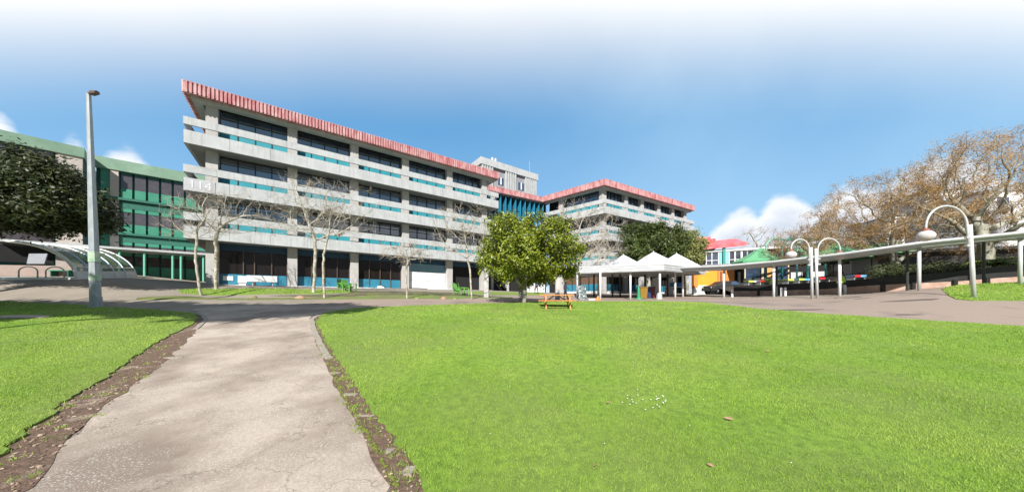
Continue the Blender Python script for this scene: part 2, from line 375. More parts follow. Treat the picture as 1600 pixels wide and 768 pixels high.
def ground():
    xs = np.concatenate([[-1500, -500, -200], np.arange(-100, 100.1, .8), [200, 500, 1500]])
    ys = np.concatenate([[-900, -200, -60], np.arange(-30, 119, .8), [160, 300, 700, 1800]])
    mb = MB(); nx = len(xs)
    for y in ys:
        z = Gv(xs, np.full(nx, y))
        mb.v += [(float(x), float(y), float(q)) for x, q in zip(xs, z)]
    mb.f = [(j*nx+i, j*nx+i+1, (j+1)*nx+i+1, (j+1)*nx+i) for j in range(len(ys)-1) for i in range(nx-1)]
    o = mb.build('ground', M_asph, smooth=True); struct(o)
ground()
def gp(px, py):
    # point on the terrain seen at that place: march along the sight line
    Y = 2.0
    while Y < 80:
        X = (px-800)/F*Y
        if E+(HY-py)/F*Y <= G(X, Y): break
        Y += .02
    return (X, Y)
# path edges as walked on the ground
PL = [(-3.9, -6), (-3.95, 1.0), gp(43, 765), gp(90, 696), gp(124, 679), gp(141, 653), gp(171, 624), gp(222, 590), gp(262, 557), gp(274, 542), gp(299, 521), gp(316, 500), gp(318, 491)]
PR = [gp(486, 493), gp(485, 503), gp(496, 534), gp(513, 568), gp(530, 611), gp(551, 649), gp(577, 696), gp(613, 760), (-1.0, 1.0), (-1.05, -6)]
road_y = 14.9
PATH = PL+[(-14.2, 13.4), (-14.2, 15.0), (-6.0, 15.0), (-7.4, 13.2)]+PR
sheet('path', PATH, M_path, .012, step=.35, skirt=.05, edge=.3, jit=.012)
LAWN_L = [(-60, -6), (-4.6, -6), (-4.7, .8), gp(-20, 728), gp(38, 679), gp(77, 653), gp(107, 624), gp(162, 594), gp(197, 568), gp(222, 551), gp(256, 530), gp(299, 508), gp(311, 497), gp(300, 490), gp(230, 484), gp(120, 477), gp(0, 471), (-45, 15.6), (-60, 15.6)]
LAWN_R = [(-.55, -6), (-.55, 1.0), gp(667, 765), gp(622, 696), gp(592, 654), gp(562, 611), gp(533, 572), gp(510, 534), gp(495, 503), gp(505, 490), gp(560, 482), gp(700, 476.5), gp(780, 474), gp(900, 471.5), gp(1010, 471), gp(1100, 473), gp(1180, 483), gp(1280, 491), gp(1400, 499), gp(1500, 505), gp(1610, 512), (26, 10.2), (40, 9.5), (40, -6)]
DIRT_L = [(-5.2, -6), (-3.7, -6), (-3.8, 1.0), gp(52, 765), gp(100, 696), gp(150, 653), gp(180, 624), gp(230, 590), gp(268, 557), gp(303, 521), gp(320, 500), gp(314, 491), gp(285, 493), gp(240, 525), gp(200, 550), gp(130, 594), gp(50, 645), gp(-60, 720), (-5.2, 1)]
DIRT_R = [(-1.15, -6), (.3, -6), (.3, 1.0), gp(705, 765), gp(680, 705), gp(610, 640), gp(565, 585), gp(535, 535), gp(510, 503), gp(505, 494), gp(500, 490), gp(484, 497), gp(493, 534), gp(510, 568), gp(527, 611), gp(548, 649), gp(573, 696), gp(608, 765), (-1.1, 1.0)]
sheet('soil', DIRT_L, M_dirt, .018, step=.3, skirt=.05, edge=.22, jit=.05, seed=3)
sheet('soil', DIRT_R, M_dirt, .018, step=.3, skirt=.05, edge=.22, jit=.03, seed=4)
sheet('lawn', LAWN_L, M_turf, .045, step=.6, edge=.13, jit=.05, seed=5)
sheet('lawn', LAWN_R, M_turf, .045, step=.6, edge=.13, jit=.05, seed=6)
LAWN_F = [gp(1483, 463), gp(1471, 452), gp(1500, 446), gp(1560, 443), (33, 16.6), (40, 15.6), (34, 13.2), gp(1610, 470.5), gp(1520, 470), gp(1495, 468)]
sheet('lawn', LAWN_F, M_turf, .04, step=.6, edge=.3, jit=.04, seed=7)
STRIP = [gp(278, 453), gp(310, 451), gp(400, 451), gp(535, 453.5), gp(548, 457), gp(500, 459), gp(390, 460), gp(285, 458)]
sheet('lawn', STRIP, M_turf, .04, step=.5, edge=.4, jit=.05, seed=8)
STRIP2 = [gp(735, 455.5), gp(850, 457), gp(850, 460.5), gp(760, 460), gp(735, 458.5)]
sheet('lawn', STRIP2, M_turf, .04, step=.5, edge=.4, jit=.05, seed=9)
VERGE = [gp(215, 465.2), gp(300, 463.3), gp(500, 464.5), gp(760, 463.5), gp(800, 464.2), gp(800, 466), gp(700, 467), gp(500, 467.5), gp(330, 468), gp(215, 468)]
sheet('verge', VERGE, M_verge, .03, step=.5, edge=.3, jit=.09, seed=10)
SOILB = [gp(545, 455), gp(730, 457.5), gp(760, 463), gp(500, 464), gp(420, 462), gp(545, 459)]
sheet('soil', SOILB, mat('garden_soil', (.10, .085, .055), .95, (.07, .06, .04), 4, 6, .02, 50, c3=(.13, .14, .04), s3=.8, f3=(.45, .6)), .02, step=.6, edge=.4, jit=.05, seed=11)
PLAZA = [gp(700, 476), gp(780, 473), gp(900, 471), gp(1010, 470), gp(1100, 472), gp(1180, 482), gp(1280, 490), gp(1400, 498), gp(1500, 504), gp(1610, 511), (26.5, 10.0), (45, 9.4), (45, 13.3), gp(1612, 470.2), gp(1520, 469.5), gp(1483, 463), gp(1471, 451), (31, 18.6), (20, 22), (17.5, 30), (12, 38), (4, 40), gp(800, 464), gp(500, 469), gp(480, 474), (-6.2, 15.0), (-4.0, 15.0)]
sheet('plaza', PLAZA, M_plaza, .008, step=.8, edge=.6, skirt=.03)
# dark patches on the plaza; the first, widest one paints in a shadow smear
for i, (px, py, a, b) in enumerate(((1425, 469, 1.3, .28), (1250, 484, .9, .22), (1418, 491.5, .5, .10), (1345, 466.5, .5, .1), (1160, 470, .7, .12))):
    x, y = gp(px, py); pts = [(x+a*math.cos(t)*(1+.25*math.sin(3*t+i)), y+b*math.sin(t)*(1+.3*math.cos(2*t+i))) for t in np.linspace(0, 2*math.pi, 22)[:-1]]
    sheet('dark_patch', pts, mat('patch_brown', (.075, .055, .045), .85, (.11, .085, .07), 12), .013, step=.3, edge=.3, skirt=.01)

# grass blades (one uncountable mass per lawn)
def blades(name, poly, specs, seed, label):
    r = np.random.RandomState(seed); VV = []; n_all = 0
    A = np.array(poly)
    for (ya, yb, dens, h, w) in specs:
        xa, xb = A[:, 0].min(), A[:, 0].max(); xa = max(xa, -1.9*yb-1); xb = min(xb, 1.9*yb+1)
        if xb <= xa: continue
        n = int((xb-xa)*(yb-ya)*dens); X = r.uniform(xa, xb, n); Y = r.uniform(ya, yb, n)
        ok = pip(X, Y, poly) & (np.abs(X) < 1.85*Y+1.2); X = X[ok]; Y = Y[ok]; n = len(X)
        # thin patches
        keep = r.rand(n) < (.72+.28*np.sin(X*1.7+1.3*np.sin(Y*1.1))*np.sin(Y*1.9+X*.6)); X = X[keep]; Y = Y[keep]; n = len(X)
        Z = Gv(X, Y)+.04; th = r.uniform(0, 2*np.pi, n); hh = h*r.uniform(.5, 1.3, n)*(1+.25*np.sin(X*2.3)*np.cos(Y*2.9)); ww = w*r.uniform(.7, 1.3, n)
        ln = r.uniform(.1, .9, n)*hh; la = r.uniform(0, 2*np.pi, n)
        p = np.stack([X, Y, Z], 1); d = np.stack([np.cos(th)*ww, np.sin(th)*ww, np.zeros(n)], 1)
        tip = p+np.stack([np.cos(la)*ln, np.sin(la)*ln, hh], 1)
        VV.append(np.stack([p-d, p+d, tip], 1).reshape(-1, 3))
    V = np.concatenate(VV); nt = len(V)//3
    me = bpy.data.meshes.new(name); me.vertices.add(len(V)); me.vertices.foreach_set('co', V.astype(np.float32).ravel())
    me.loops.add(len(V)); me.loops.foreach_set('vertex_index', np.arange(len(V), dtype=np.int32))
    me.polygons.add(nt); me.polygons.foreach_set('loop_start', np.arange(0, len(V), 3, dtype=np.int32)); me.polygons.foreach_set('loop_total', np.full(nt, 3, dtype=np.int32))
    me.update(calc_edges=True); o = link(name, me, M_blade); o['kind'] = 'stuff'; tag(o, label, 'grass')
SP = [(1.2, 4.0, 5600, .028, .0036), (4.0, 7, 3000, .031, .0048), (7, 11, 1200, .035, .008), (11, 21, 340, .040, .016)]
blades('grass', LAWN_L, SP, 1, 'short sunlit grass covering the lawn left of the concrete path')
blades('grass', LAWN_R, SP, 2, 'short bright grass covering the wide lawn right of the concrete path')
blades('grass', LAWN_F, [(12, 20, 200, .05, .022)], 3, 'green grass patch at far right behind the single gooseneck lamp')
blades('grass', STRIP, [(17, 32, 120, .06, .03)], 4, 'green grass strip under the bare trees before the concrete building')
# tufts of moss and weeds along the kerb line right of the path
def moss_line():
    r = random.Random(5); pts = [Vector(p) for p in densify([gp(516, 568), gp(533, 611), gp(555, 649), gp(582, 696), gp(620, 765), (-.85, 1.2)], .035, closed=False)]
    mb = MB()
    for p in pts:
        if r.random() < .18: continue
        for k in range(2):
            x = p.x+r.gauss(0, .014); y = p.y+r.gauss(0, .02); rr = r.uniform(.010, .026); z = G(x, y)+.016
            mb.lathe([(0.001, z-.01), (rr, z-.005), (rr*.8, z+rr*.35), (.001, z+rr*.6)], (x, y, 0), 6)
    o = mb.build('moss', M_moss, smooth=True); o['kind'] = 'stuff'; tag(o, 'yellow green moss growing in the crack beside the path kerb', 'moss')
moss_line()
# kerb remnants: curb edging along the far part of the right path edge
def kerb_line(name, line, w, m, h, jit=.01):
    pts = [Vector((p[0], p[1])) for p in densify(line, .25, closed=False)]; mb = MB(); rr = random.Random(3); V = []
    for i, p in enumerate(pts):
        d = (pts[min(i+1, len(pts)-1)]-pts[max(i-1, 0)]).normalized(); nn = Vector((d.y, -d.x)); g = rr.uniform(-jit, jit)
        a = p+nn*(-w/2+g); b = p+nn*(w/2+g); za = G(a.x, a.y); zb = G(b.x, b.y)
        V += [(a.x, a.y, za-.05), (a.x, a.y, za+h), (b.x, b.y, zb+h), (b.x, b.y, zb-.05)]
    n = len(pts); F_ = []
    for i in range(n-1):
        for k in range(4): F_.append((i*4+k, i*4+(k+1) % 4, (i+1)*4+(k+1) % 4, (i+1)*4+k))
    F_ += [(3, 2, 1, 0), tuple((n-1)*4+k for k in range(4))]
    mb.v = V; mb.f = F_; o = mb.build(name, m); return struct(o)
kerb_line('kerb', [gp(560, 481), gp(510, 488.5), gp(494, 495), gp(487, 500), gp(490, 515), gp(499, 536), gp(514, 562)], .13, M_kerb, .035)
kerb_line('kerb', [gp(300, 489), gp(316, 493), gp(322, 500), gp(305, 515)], .12, M_kerb, .035)
for i, (px, py, a, b, h) in enumerate(((523, 583, .11, .10, .03), (547, 617, .15, .09, .03), (573, 650, .14, .08, .025), (640, 735, .07, .12, .03), (612, 702, .05, .14, .025), (272, 560, .2, .07, .05))):
    x, y = gp(px, py); r = random.Random(i); pts = [(x+a*math.cos(t)*r.uniform(.75, 1.15), y+b*math.sin(t)*r.uniform(.75, 1.15)) for t in np.linspace(0, 2*math.pi, 8)[:-1]]
    mb = MB().prism(pts, G(x, y)-.02, G(x, y)+h*.7); o = mb.build('kerb_fragment', M_kerb, bevel=.008)
    tag(o, ['broken pale kerb piece at the bend of the right path edge', 'cracked kerb lump in bare soil halfway down the right path edge', 'flat kerb slab fragment sunk in soil beside the right lawn', 'large kerb chunk nearest the camera right of the path', 'narrow kerb sliver beside the moss crack near the camera', 'flat pale stone at the left edge of the path'][i], 'kerb piece')
cx, cy = gp(28, 497.5); o = sheet('concrete_cover', [(cx+1.1*math.cos(t), cy+.3*math.sin(t)) for t in np.linspace(0, 2*math.pi, 24)[:-1]], M_path, .085, step=.4, skirt=.06, edge=.2, kind=None)
tag(o, 'flat round concrete cover set in the left lawn', 'cover')

# small fallen leaves
def leaf_small(px, py, s, i):
    x, y = gp(px, py); r = random.Random(i); z = G(x, y)+.075; a = r.uniform(0, 6.28); mb = MB(); c, q = math.cos(a), math.sin(a)
    pr = [(-1, 0, .1), (-.4, .45, .25), (.5, .4, .3), (1.1, 0, .15), (.5, -.4, .05), (-.4, -.45, 0)]
    mb.add([(x+s*(u*c-v*q), y+s*(u*q+v*c), z+s*w) for u, v, w in pr], [(0, 1, 2, 3), (0, 3, 4, 5)])
    return mb.build('fallen_leaf', mat('dry_leaf', (.42, .26, .16), .7, (.3, .16, .09), 20))
LV = [(1138, 663, .055, 'largest dry brown leaf lying on the right lawn'), (950, 637, .035, 'small dry leaf on the pale middle of the right lawn'), (1199, 553, .05, 'dry leaf on the lawn below the gooseneck lamps'), (1321, 598, .04, 'dry leaf on the right part of the lawn'), (1502, 544, .06, 'dry leaf near the right edge of the lawn'), (930, 740, .03, 'dry leaf at the very bottom of the right lawn'), (1110, 740, .035, 'reddish dry leaf at the bottom right of centre'), (866, 594, .035, 'dry leaf below the picnic table on the lawn'), (518, 591, .03, 'dry leaf on the soil beside the path')]
for i, (px, py, s, lb) in enumerate(LV): tag(leaf_small(px, py, s, i), lb, 'leaf', 'dry leaves on the lawn')
def litter():
    r_ = np.random.RandomState(9); mb = MB(); cnt = 0
    for poly, n in ((DIRT_L, 900), (DIRT_R, 500)):
        A = np.array(poly); k = 0
        while k < n:
            y = 1.5+abs(r_.normal(0, 4.5)); x = r_.uniform(A[:, 0].min(), min(A[:, 0].max(), 1.6))
            if y > 12 or not pip([x], [y], poly)[0]: continue
            k += 1; z = G(x, y)+.024; s = r_.uniform(.006, .022)
            if poly is DIRT_L and r_.rand() < .35: s *= 1.6
            a = r_.uniform(0, 6.28); c, q = math.cos(a), math.sin(a)
            if r_.rand() < .4: mb.lathe([(s*.6, -.004), (s*.5, s*.4), (.001, s*.55)], (x, y, z), 6, sx=1.2)
            else: mb.add([(x+s*(u*c-v*q), y+s*(u*q+v*c), z+s*w) for u, v, w in ((-1, 0, .1), (0, .5, .45), (1.1, 0, .2), (0, -.5, .05))], [(0, 3, 2, 1)])
    o = mb.build('leaf_litter', mat('litter', (.30, .20, .13), .9, (.13, .08, .05), 30, island=(.42, .33, .25))); o['kind'] = 'stuff'; tag(o, 'dry leaf litter and pebbles on the bare soil beside the path', 'leaf litter')
litter()
def edge_tufts():
    # longer grass leaning over the soil at both lawn edges
    r_ = np.random.RandomState(12); V = []
    for poly, side in ((LAWN_L, 0), (LAWN_R, 1)):
        b = [p for p in densify(poly, .012, closed=False) if 1.3 < p[1] < 12 and abs(p[0]) < 9]
        for x, y in b:
            if r_.rand() < .35*max(.2, 1-y/14)+.05:
                x0 = x+r_.normal(0, .06); y0 = y+r_.normal(0, .06); z = G(x0, y0)+.02; h = r_.uniform(.03, .085); a = r_.uniform(0, 6.28); w = .004+.0006*y; l = r_.uniform(.2, .9)*h; la = r_.uniform(0, 6.28)
                V += [(x0-w*math.cos(a), y0-w*math.sin(a), z), (x0+w*math.cos(a), y0+w*math.sin(a), z), (x0+l*math.cos(la), y0+l*math.sin(la), z+h)]
    mb = MB(); mb.v = V; mb.f = [(i, i+1, i+2) for i in range(0, len(V), 3)]
    o = mb.build('edge_grass', M_blade); o['kind'] = 'stuff'; tag(o, 'longer grass tufts leaning over the soil at the lawn edges', 'grass')
edge_tufts()
def soil_tufts():
    r_ = np.random.RandomState(14); V = []
    for poly, n in ((DIRT_R, 210), (DIRT_L, 90)):
        A = np.array(poly); k = 0
        while k < n:
            y = 1.5+abs(r_.normal(0, 4.0)); x = r_.uniform(A[:, 0].min(), min(A[:, 0].max(), 1.6))
            if y > 11 or not pip([x], [y], poly)[0]: continue
            k += 1; rr = r_.uniform(.01, .05)
            for q in range(r_.randint(8, 34)):
                x0 = x+r_.normal(0, rr); y0 = y+r_.normal(0, rr*1.3); z = G(x0, y0)+.012; h = r_.uniform(.012, .045); a = r_.uniform(0, 6.28); w = .004+.0005*y; l = r_.uniform(.2, 1.1)*h; la = r_.uniform(0, 6.28)
                V += [(x0-w*math.cos(a), y0-w*math.sin(a), z), (x0+w*math.cos(a), y0+w*math.sin(a), z), (x0+l*math.cos(la), y0+l*math.sin(la), z+h)]
    mb = MB(); mb.v = V; mb.f = [(i, i+1, i+2) for i in range(0, len(V), 3)]
    o = mb.build('weeds', M_blade); o['kind'] = 'stuff'; tag(o, 'small weed and grass tufts scattered over the bare soil edges', 'weeds')
soil_tufts()
def daisies():
    r = random.Random(8); mb = MB()
    for k in range(44):
        px, py = (r.gauss(1012, 22), r.gauss(630, 6)) if k < 26 else (r.uniform(560, 1580), r.uniform(520, 740))
        x, y = gp(px, py); z = G(x, y)+.085; s = .010 if k < 26 else .006
        mb.lathe([(.001, z-.012), (s, z-.010), (s, z-.006), (.001, z-.004)], (x, y, 0), 6)
    o = mb.build('daisies', M_white); o['kind'] = 'stuff'; tag(o, 'tiny white daisies dotted over the right lawn', 'flowers')
daisies()

# ------------------------------------------------------------------ facade helpers
def offs(pts, d):
    """open polyline moved to its left side (inward) by d, mitred"""
    P = [Vector(p[:2]) for p in pts]; out = []
    for i, p in enumerate(P):
        ns = []
        if i > 0: e = (P[i]-P[i-1]).normalized(); ns.append(Vector((-e.y, e.x)))
        if i < len(P)-1: e = (P[i+1]-P[i]).normalized(); ns.append(Vector((-e.y, e.x)))
        if len(ns) == 1: out.append(p+ns[0]*d)
        else:
            mvec = (ns[0]+ns[1]).normalized(); out.append(p+mvec*(d/max(.2, mvec.dot(ns[0]))))
    return out
def strip(mb, pts, d0, d1, z0, z1):
    a = offs(pts, d0); b = offs(pts, d1)
    for i in range(len(a)-1):
        q = [a[i], a[i+1], b[i+1], b[i]]
        e0 = 2e-3 if False else 0
        mb.prism([(v.x, v.y) for v in q], z0, z1)
    return mb
def strip1(mb, pts, d0, d1, z0, z1):
    """as one continuous prism without inner faces"""
    a = offs(pts, d0); b = offs(pts, d1); return mb.prism([(v.x, v.y) for v in a+b[::-1]], z0, z1)
class Face:
    def __init__(s, p0, p1): s.p0 = Vector(p0[:2]); s.p1 = Vector(p1[:2]); s.L = (s.p1-s.p0).length; s.u = (s.p1-s.p0)/s.L; s.n = Vector((-s.u.y, s.u.x))
    def M(s): return Matrix(((s.u.x, s.n.x, 0, s.p0.x), (s.u.y, s.n.y, 0, s.p0.y), (0, 0, 1, 0), (0, 0, 0, 1)))
    def t(s, px, off=0):
        k = (px-800)/F; q = s.p0+s.n*off; return (k*q.y-q.x)/(s.u.x-k*s.u.y)
    def pt(s, t, off=0): return s.p0+s.u*t+s.n*off
def ribbed(mb, pts, z0, z1, pitch=.24, depth=.08, lean=.0):
    """pleated cladding along an open polyline, outer side"""
    P = []
    for i in range(len(pts)-1):
        f = Face(pts[i], pts[i+1]); k = max(2, int(f.L/pitch)); 
        for j in range(k):
            for (q, dd) in ((0, 0), (.42, 0), (.5, -depth), (.92, -depth)):
                P.append(f.pt((j+q)/k*f.L, dd))
    P.append(Vector(pts[-1][:2])); n = len(P); base = offs(pts, .35)
    V = [(p.x, p.y, z0) for p in P]; 
    V += [(p.x, p.y, z1) for p in P]
    Fc = [(i, i+1, n+i+1, n+i) for i in range(n-1)]
    # lips top and bottom
    mb.add(V, Fc)
    strip1(mb, pts, .0, .35, z0+.02, z0+.14); strip1(mb, pts, .0, .35, z1-.14, z1-.02)
    return mb
LV_R = [8.2, 11.75, 15.3]       # rail tops
Z_BASE, Z_SOF, Z_TOP = 2.82, 17.10, 17.98
M_red.use_backface_culling = False

def wing(root, poly, bays, cols, ground_style, seed=0, top=True, col_off=.85, wall=1.5, deep=None):
    """poly: outer line of the balconies; bays: list of (face index, ta, tb)"""
    # bands
    for r in LV_R:
        strip1(MB(), poly, 0, .16, r-.56, r).build('balcony_rail', M_conc, root)
        b = MB(); strip1(b, poly, .025, .2, r-1.95, r-.98)
        for fi in range(len(poly)-1):
            f = Face(poly[fi], poly[fi+1]); k = max(1, round(f.L/2.48))
            for j in range(k): b.box(j*f.L/k+(.008 if j else 0), (j+1)*f.L/k-(.008 if j < k-1 else 0), 0, .0245, r-1.948, r-.982, f.M())
        b.build('balcony_band', M_conc, root)
        slab = offs(poly, .2); 
        cen = deep
        pts = [(v.x, v.y) for v in slab]+[(v[0], v[1]) for v in cen]
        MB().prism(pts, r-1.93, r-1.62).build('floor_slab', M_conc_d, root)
    # core behind the windows
    inner = offs(poly, wall+.12); pts = [(v.x, v.y) for v in inner]+[(v[0], v[1]) for v in cen]
    MB().prism(pts, Z_BASE-.3, Z_SOF+.3).build('wall', M_dark, root)
    # beam and roof
    b = MB(); strip1(b, poly, .35, .9, Z_SOF-.22, Z_SOF+.1); b.build('roof_beam', M_conc, root)
    sl = offs(poly, .36); pts = [(v.x, v.y) for v in sl]+[(v[0], v[1]) for v in cen]
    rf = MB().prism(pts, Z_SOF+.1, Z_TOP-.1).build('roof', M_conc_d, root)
    ribbed(MB(), poly, Z_SOF, Z_TOP).build('red_fascia', M_red, root)
    # columns
    for (fi, t) in cols:
        f = Face(poly[fi], poly[fi+1]); MB().box(t-.36, t+.36, col_off, wall+.1, Z_BASE-.4, Z_SOF, f.M()).build('column', M_coln, root, bevel=.02)
    # windows
    for (fi, ta, tb, npan) in bays:
        f = Face(poly[fi], poly[fi+1]); M = f.M()
        for k, r in enumerate(LV_R):
            head = (LV_R[k+1]-2.0 if k < 2 else Z_SOF-.05)
            sill = r+.38
            MB().box(ta, tb, wall-.02, wall+.12, r-1.62, sill, M).build('spandrel_panel', M_teal, root)
            g = MB().box(ta, tb, wall+.03, wall+.11, sill, head, M).build('window', M_glass, root)
            fr = MB()
            for j in range(npan+1):
                t = ta+(tb-ta)*j/npan; fr.box(t-.035, t+.035, wall-.06, wall+.02, r-1.6, head, M)
            for z in (sill, (sill*.45+head*.55), head-.05): 
                for j in range(npan):
                    t0 = ta+(tb-ta)*j/npan+.035; t1 = ta+(tb-ta)*(j+1)/npan-.035; fr.box(t0, t1, wall-.03, wall+.025, z-.025, z+.03, M)
            fr.build('window_frame', M_frame, g)
    return root

# ------------------------------------------------------------------ main wing
A = W(286, 0, 22.55); B = W(779, 0, 39.0)
fm = Face(A, B); BK = 13.0
Aback = fm.pt(0, BK); Bback = fm.pt(fm.L, 6.5)
polyM = [Aback, A.xy, B.xy, Bback]
colpx = [331, 457, 554, 634, 703, 757]
tcol = [fm.t(p, .85) for p in colpx]
bank = thing('office_building', 'four storey concrete office building with striped red fascia and number 114 on its balcony', 'building', (A.x, A.y, Z_BASE))
baysM = [(1, tcol[i]+.36, tcol[i+1]-.36, 4) for i in range(5)]+[(1, tcol[5]+.36, fm.L-1.6, 1)]
wing(bank, polyM, baysM, [(1, t) for t in tcol], None, deep=[fm.pt(fm.L, BK), ])
# ground floor: bays 1-3 glazed over blue panels, bay 4 white boards, bay 5 dark entrance
MB().box(-.1+tcol[0]-.4, fm.L-.5, .75, 1.9, Z_BASE-.5, Z_BASE+.06, fm.M()).build('plinth', M_white, bank)
GW = 1.38
for i in range(6):
    ta = tcol[i]+.36; tb = (tcol[i+1]-.36) if i < 5 else fm.L-1.2; M = fm.M(); z1 = LV_R[0]-1.95
    MB().box(ta, tb, GW+.02, GW+.2, z1-.55, z1, M).build('transom_panel', M_dblue, bank)
    if i < 3:
        p = MB().box(ta, tb, GW, GW+.2, Z_BASE+.06, Z_BASE+.95, M).build('blue_panel', M_blue, bank)
        g = MB().box(ta, tb, GW+.08, GW+.2, Z_BASE+.95, z1-.55, M).build('window', M_glass2, bank); fr = MB()
        for t in (ta+.03, ta+(tb-ta)*.33, ta+(tb-ta)*.49, ta+(tb-ta)*.75, tb-.03) if i == 0 else [ta+.03+(tb-ta-.06)*j/4 for j in range(5)]:
            fr.box(t-.035, t+.035, GW-.05, GW+.07, Z_BASE+.06, z1-.55, M)
        fr.build('window_frame', M_brown, g)
    elif i == 3:
        MB().box(ta, tb, GW+.02, GW+.2, Z_BASE+2.0, z1-.55, M).build('wall_panel', mat('pale_blue_panel', (.16, .30, .37), .6, (.13, .25, .31), 1.5), bank)
        for j in range(4):
            t0 = ta+.1+(tb-ta-.1)*j/4; q = MB()
            q.box(t0, t0+(tb-ta)/4-.06, GW-.04, GW+.14, Z_BASE+.06+(.1 if j < 2 else 0), Z_BASE+.98, M); q.box(t0, t0+(tb-ta)/4-.06, GW-.03, GW+.14, Z_BASE+1.01, Z_BASE+1.98, M)
            q.build('white_board', M_white, bank)
    else:
        g = MB().box(ta, tb, GW+.3, GW+.36, Z_BASE, z1-.55, M).build('window', M_glass2, bank)
# number plate on the second-floor band, left end
r3 = LV_R[1]
plate = MB().box(.12, 1.72, -.03, .02, r3-1.93, r3-1.02, fm.M()).build('number_plate', mat('plate_grey', (.44, .445, .47), .6), bank)
def text(body, size, M, m, parent, name='lettering', ext=.01, sx=1):
    cu = bpy.data.curves.new('t', 'FONT'); cu.body = body; cu.size = size; cu.extrude = ext; cu.align_x = 'CENTER'; cu.align_y = 'CENTER'
    to = bpy.data.objects.new('t', cu); COL.objects.link(to); bpy.context.view_layer.update()
    me = bpy.data.meshes.new_from_object(to); bpy.data.objects.remove(to)
    loc = ROOT.get(parent.name, Vector((0, 0, 0)))
    me.transform(Matrix.Translation(-loc) @ M @ Matrix.Diagonal((sx, 1, 1, 1))); return link(name, me, m, parent)
p = fm.pt(.92, -.035)
text('114', .85, Matrix.Translation((p.x, p.y, r3-1.475)) @ fm.M().to_3x3().to_4x4() @ Matrix.Rotation(R(90), 4, 'X'), mat('white_number', (.64, .64, .68), .5), plate, 'number')

# ------------------------------------------------------------------ second wing
Cc = W(945, 0, 41); Lc = W(849, 0, 48); Rc = W(1085, 0, 52.8)
f2l = Face(Lc, Cc); f2r = Face(Cc, Rc)
polyW = [Lc.xy, Cc.xy, Rc.xy, f2r.pt(f2r.L, 9)]
w2 = thing('office_building', 'second concrete office wing with pale red fascia rising behind the white tent roofs', 'building', (Cc.x, Cc.y, 2.4))
cr = [f2r.t(p, .85) for p in (979, 1004, 1030, 1052, 1071)]; c0 = f2r.t(945, .85)
c0 = .95
cl = [f2l.t(876, .85), f2l.L-.95]
cols = [(1, c0)]+[(1, t) for t in cr]+[(0, cl[0])]
edges_r = [c0]+cr
bw = [(1, edges_r[i]+.36+(.9 if i == 0 else 0), edges_r[i+1]-.36, 4) for i in range(5)]+[(1, cr[-1]+.36, f2r.L-1.6, 1), (0, 1.6, cl[0]-.36, 2), (0, cl[0]+.36, f2l.L-1.7, 4)]
wing(w2, polyW, bw, cols, None, deep=[f2r.pt(f2r.L-2, 14), f2l.pt(0, 14)])
# ground floor of the wing
for (fi, ta, tb, npan) in bw:
    f = (f2l, f2r)[fi]; M = f.M(); z0 = 2.55; z1 = LV_R[0]-1.95
    MB().box(ta, tb, 1.35, 1.6, z0-.6, z0+.35, M).build('plinth', M_white, w2)
    MB().box(ta, tb, 1.38, 1.6, z0+.35, z0+1.35, M).build('blue_panel', M_blue, w2)
    g = MB().box(ta, tb, 1.42, 1.6, z0+1.35, z1, M).build('window', mat('brown_blind', (.14, .085, .055), .4) if fi == 0 or ta < 2 else M_glass2, w2)
    fr = MB()
    for j in range(npan+1): t = ta+(tb-ta)*j/npan; fr.box(t-.04, t+.04, 1.3, 1.41, z0+.36, z1, M)
    fr.build('window_frame', M_frame, g)

# ------------------------------------------------------------------ link block
L0 = W(763, 0, 43.0); L1 = W(852, 0, 48.3); fl = Face(L0, L1)
lk = thing('link_building', 'recessed link block with red fascia and tall blue fins between the two wings', 'building', (L0.x, L0.y, 2.8))
ribbed(MB(), [L0.xy, L1.xy], Z_SOF, Z_TOP-.1).build('red_fascia', M_red, lk)
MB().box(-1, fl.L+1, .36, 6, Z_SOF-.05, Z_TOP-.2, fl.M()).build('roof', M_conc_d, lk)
MB().box(-1, fl.L+1, 1.1, 6, 2.3, Z_SOF-.05, fl.M()).build('wall', M_dark, lk)
for i in range(12):
    t = .5+i*(fl.L-.6)/11; MB().box(t-.06, t+.06, .35, 1.1, 13.2, Z_SOF-.06, fl.M()).build('fin', mat('fin_blue', (.02, .22, .36), .5), lk)
for i in range(3):
    z = 6.2+i*3.55; MB().box(-.5, fl.L+.5, .9, 1.1, z, z+1.0, fl.M()).build('spandrel_panel', M_conc, lk)
for t in (.8, 3.4, 6, 8.8): MB().box(t-.2, t+.2, .3, .7, 2.2, 13, fl.M()).build('column', M_coln, lk)
MB().box(fl.t(822, .2), fl.L, .1, .3, 2.2, 4.3, fl.M()).build('white_board', M_white, lk)

# ------------------------------------------------------------------ tower block behind
T0 = W(753, 0, 60); T1 = W(839, 0, 68.3); ft = Face(T0, T1); zt = hgt(245, 60)
tw = thing('tower_block', 'pale ribbed concrete tower block with small windows behind the red fascias', 'building', (T0.x, T0.y, 4))
MB().box(0, ft.L, 0.35, 16, 2, zt-1.3, ft.M()).build('wall', mat('tower_wall', (.30, .30, .32), .85, (.25, .25, .27), .6), tw)
MB().box(-.3, ft.L+.3, -.1, 16.3, zt-1.35, zt, ft.M()).build('parapet', M_conc, tw)
for (pa, pb) in ((753, 772), (790, 808), (821, 839.5)):
    ta, tb = ft.t(pa), ft.t(pb); mb = MB(); k = max(3, int((tb-ta)/.55))
    for j in range(k):
        a = ta+(tb-ta)*j/k; mb.box(a+.02, a+(tb-ta)/k*.62, -.02, .33, 2, zt-1.36, ft.M())
    mb.build('ribbed_panel', M_conc, tw)
mb = MB(); 
for j in range(10): a = .5+j*1.5; mb.box(-.05, .3, a, a+.9, 2, zt-1.36, ft.M())
mb.build('ribbed_panel', M_conc, tw)
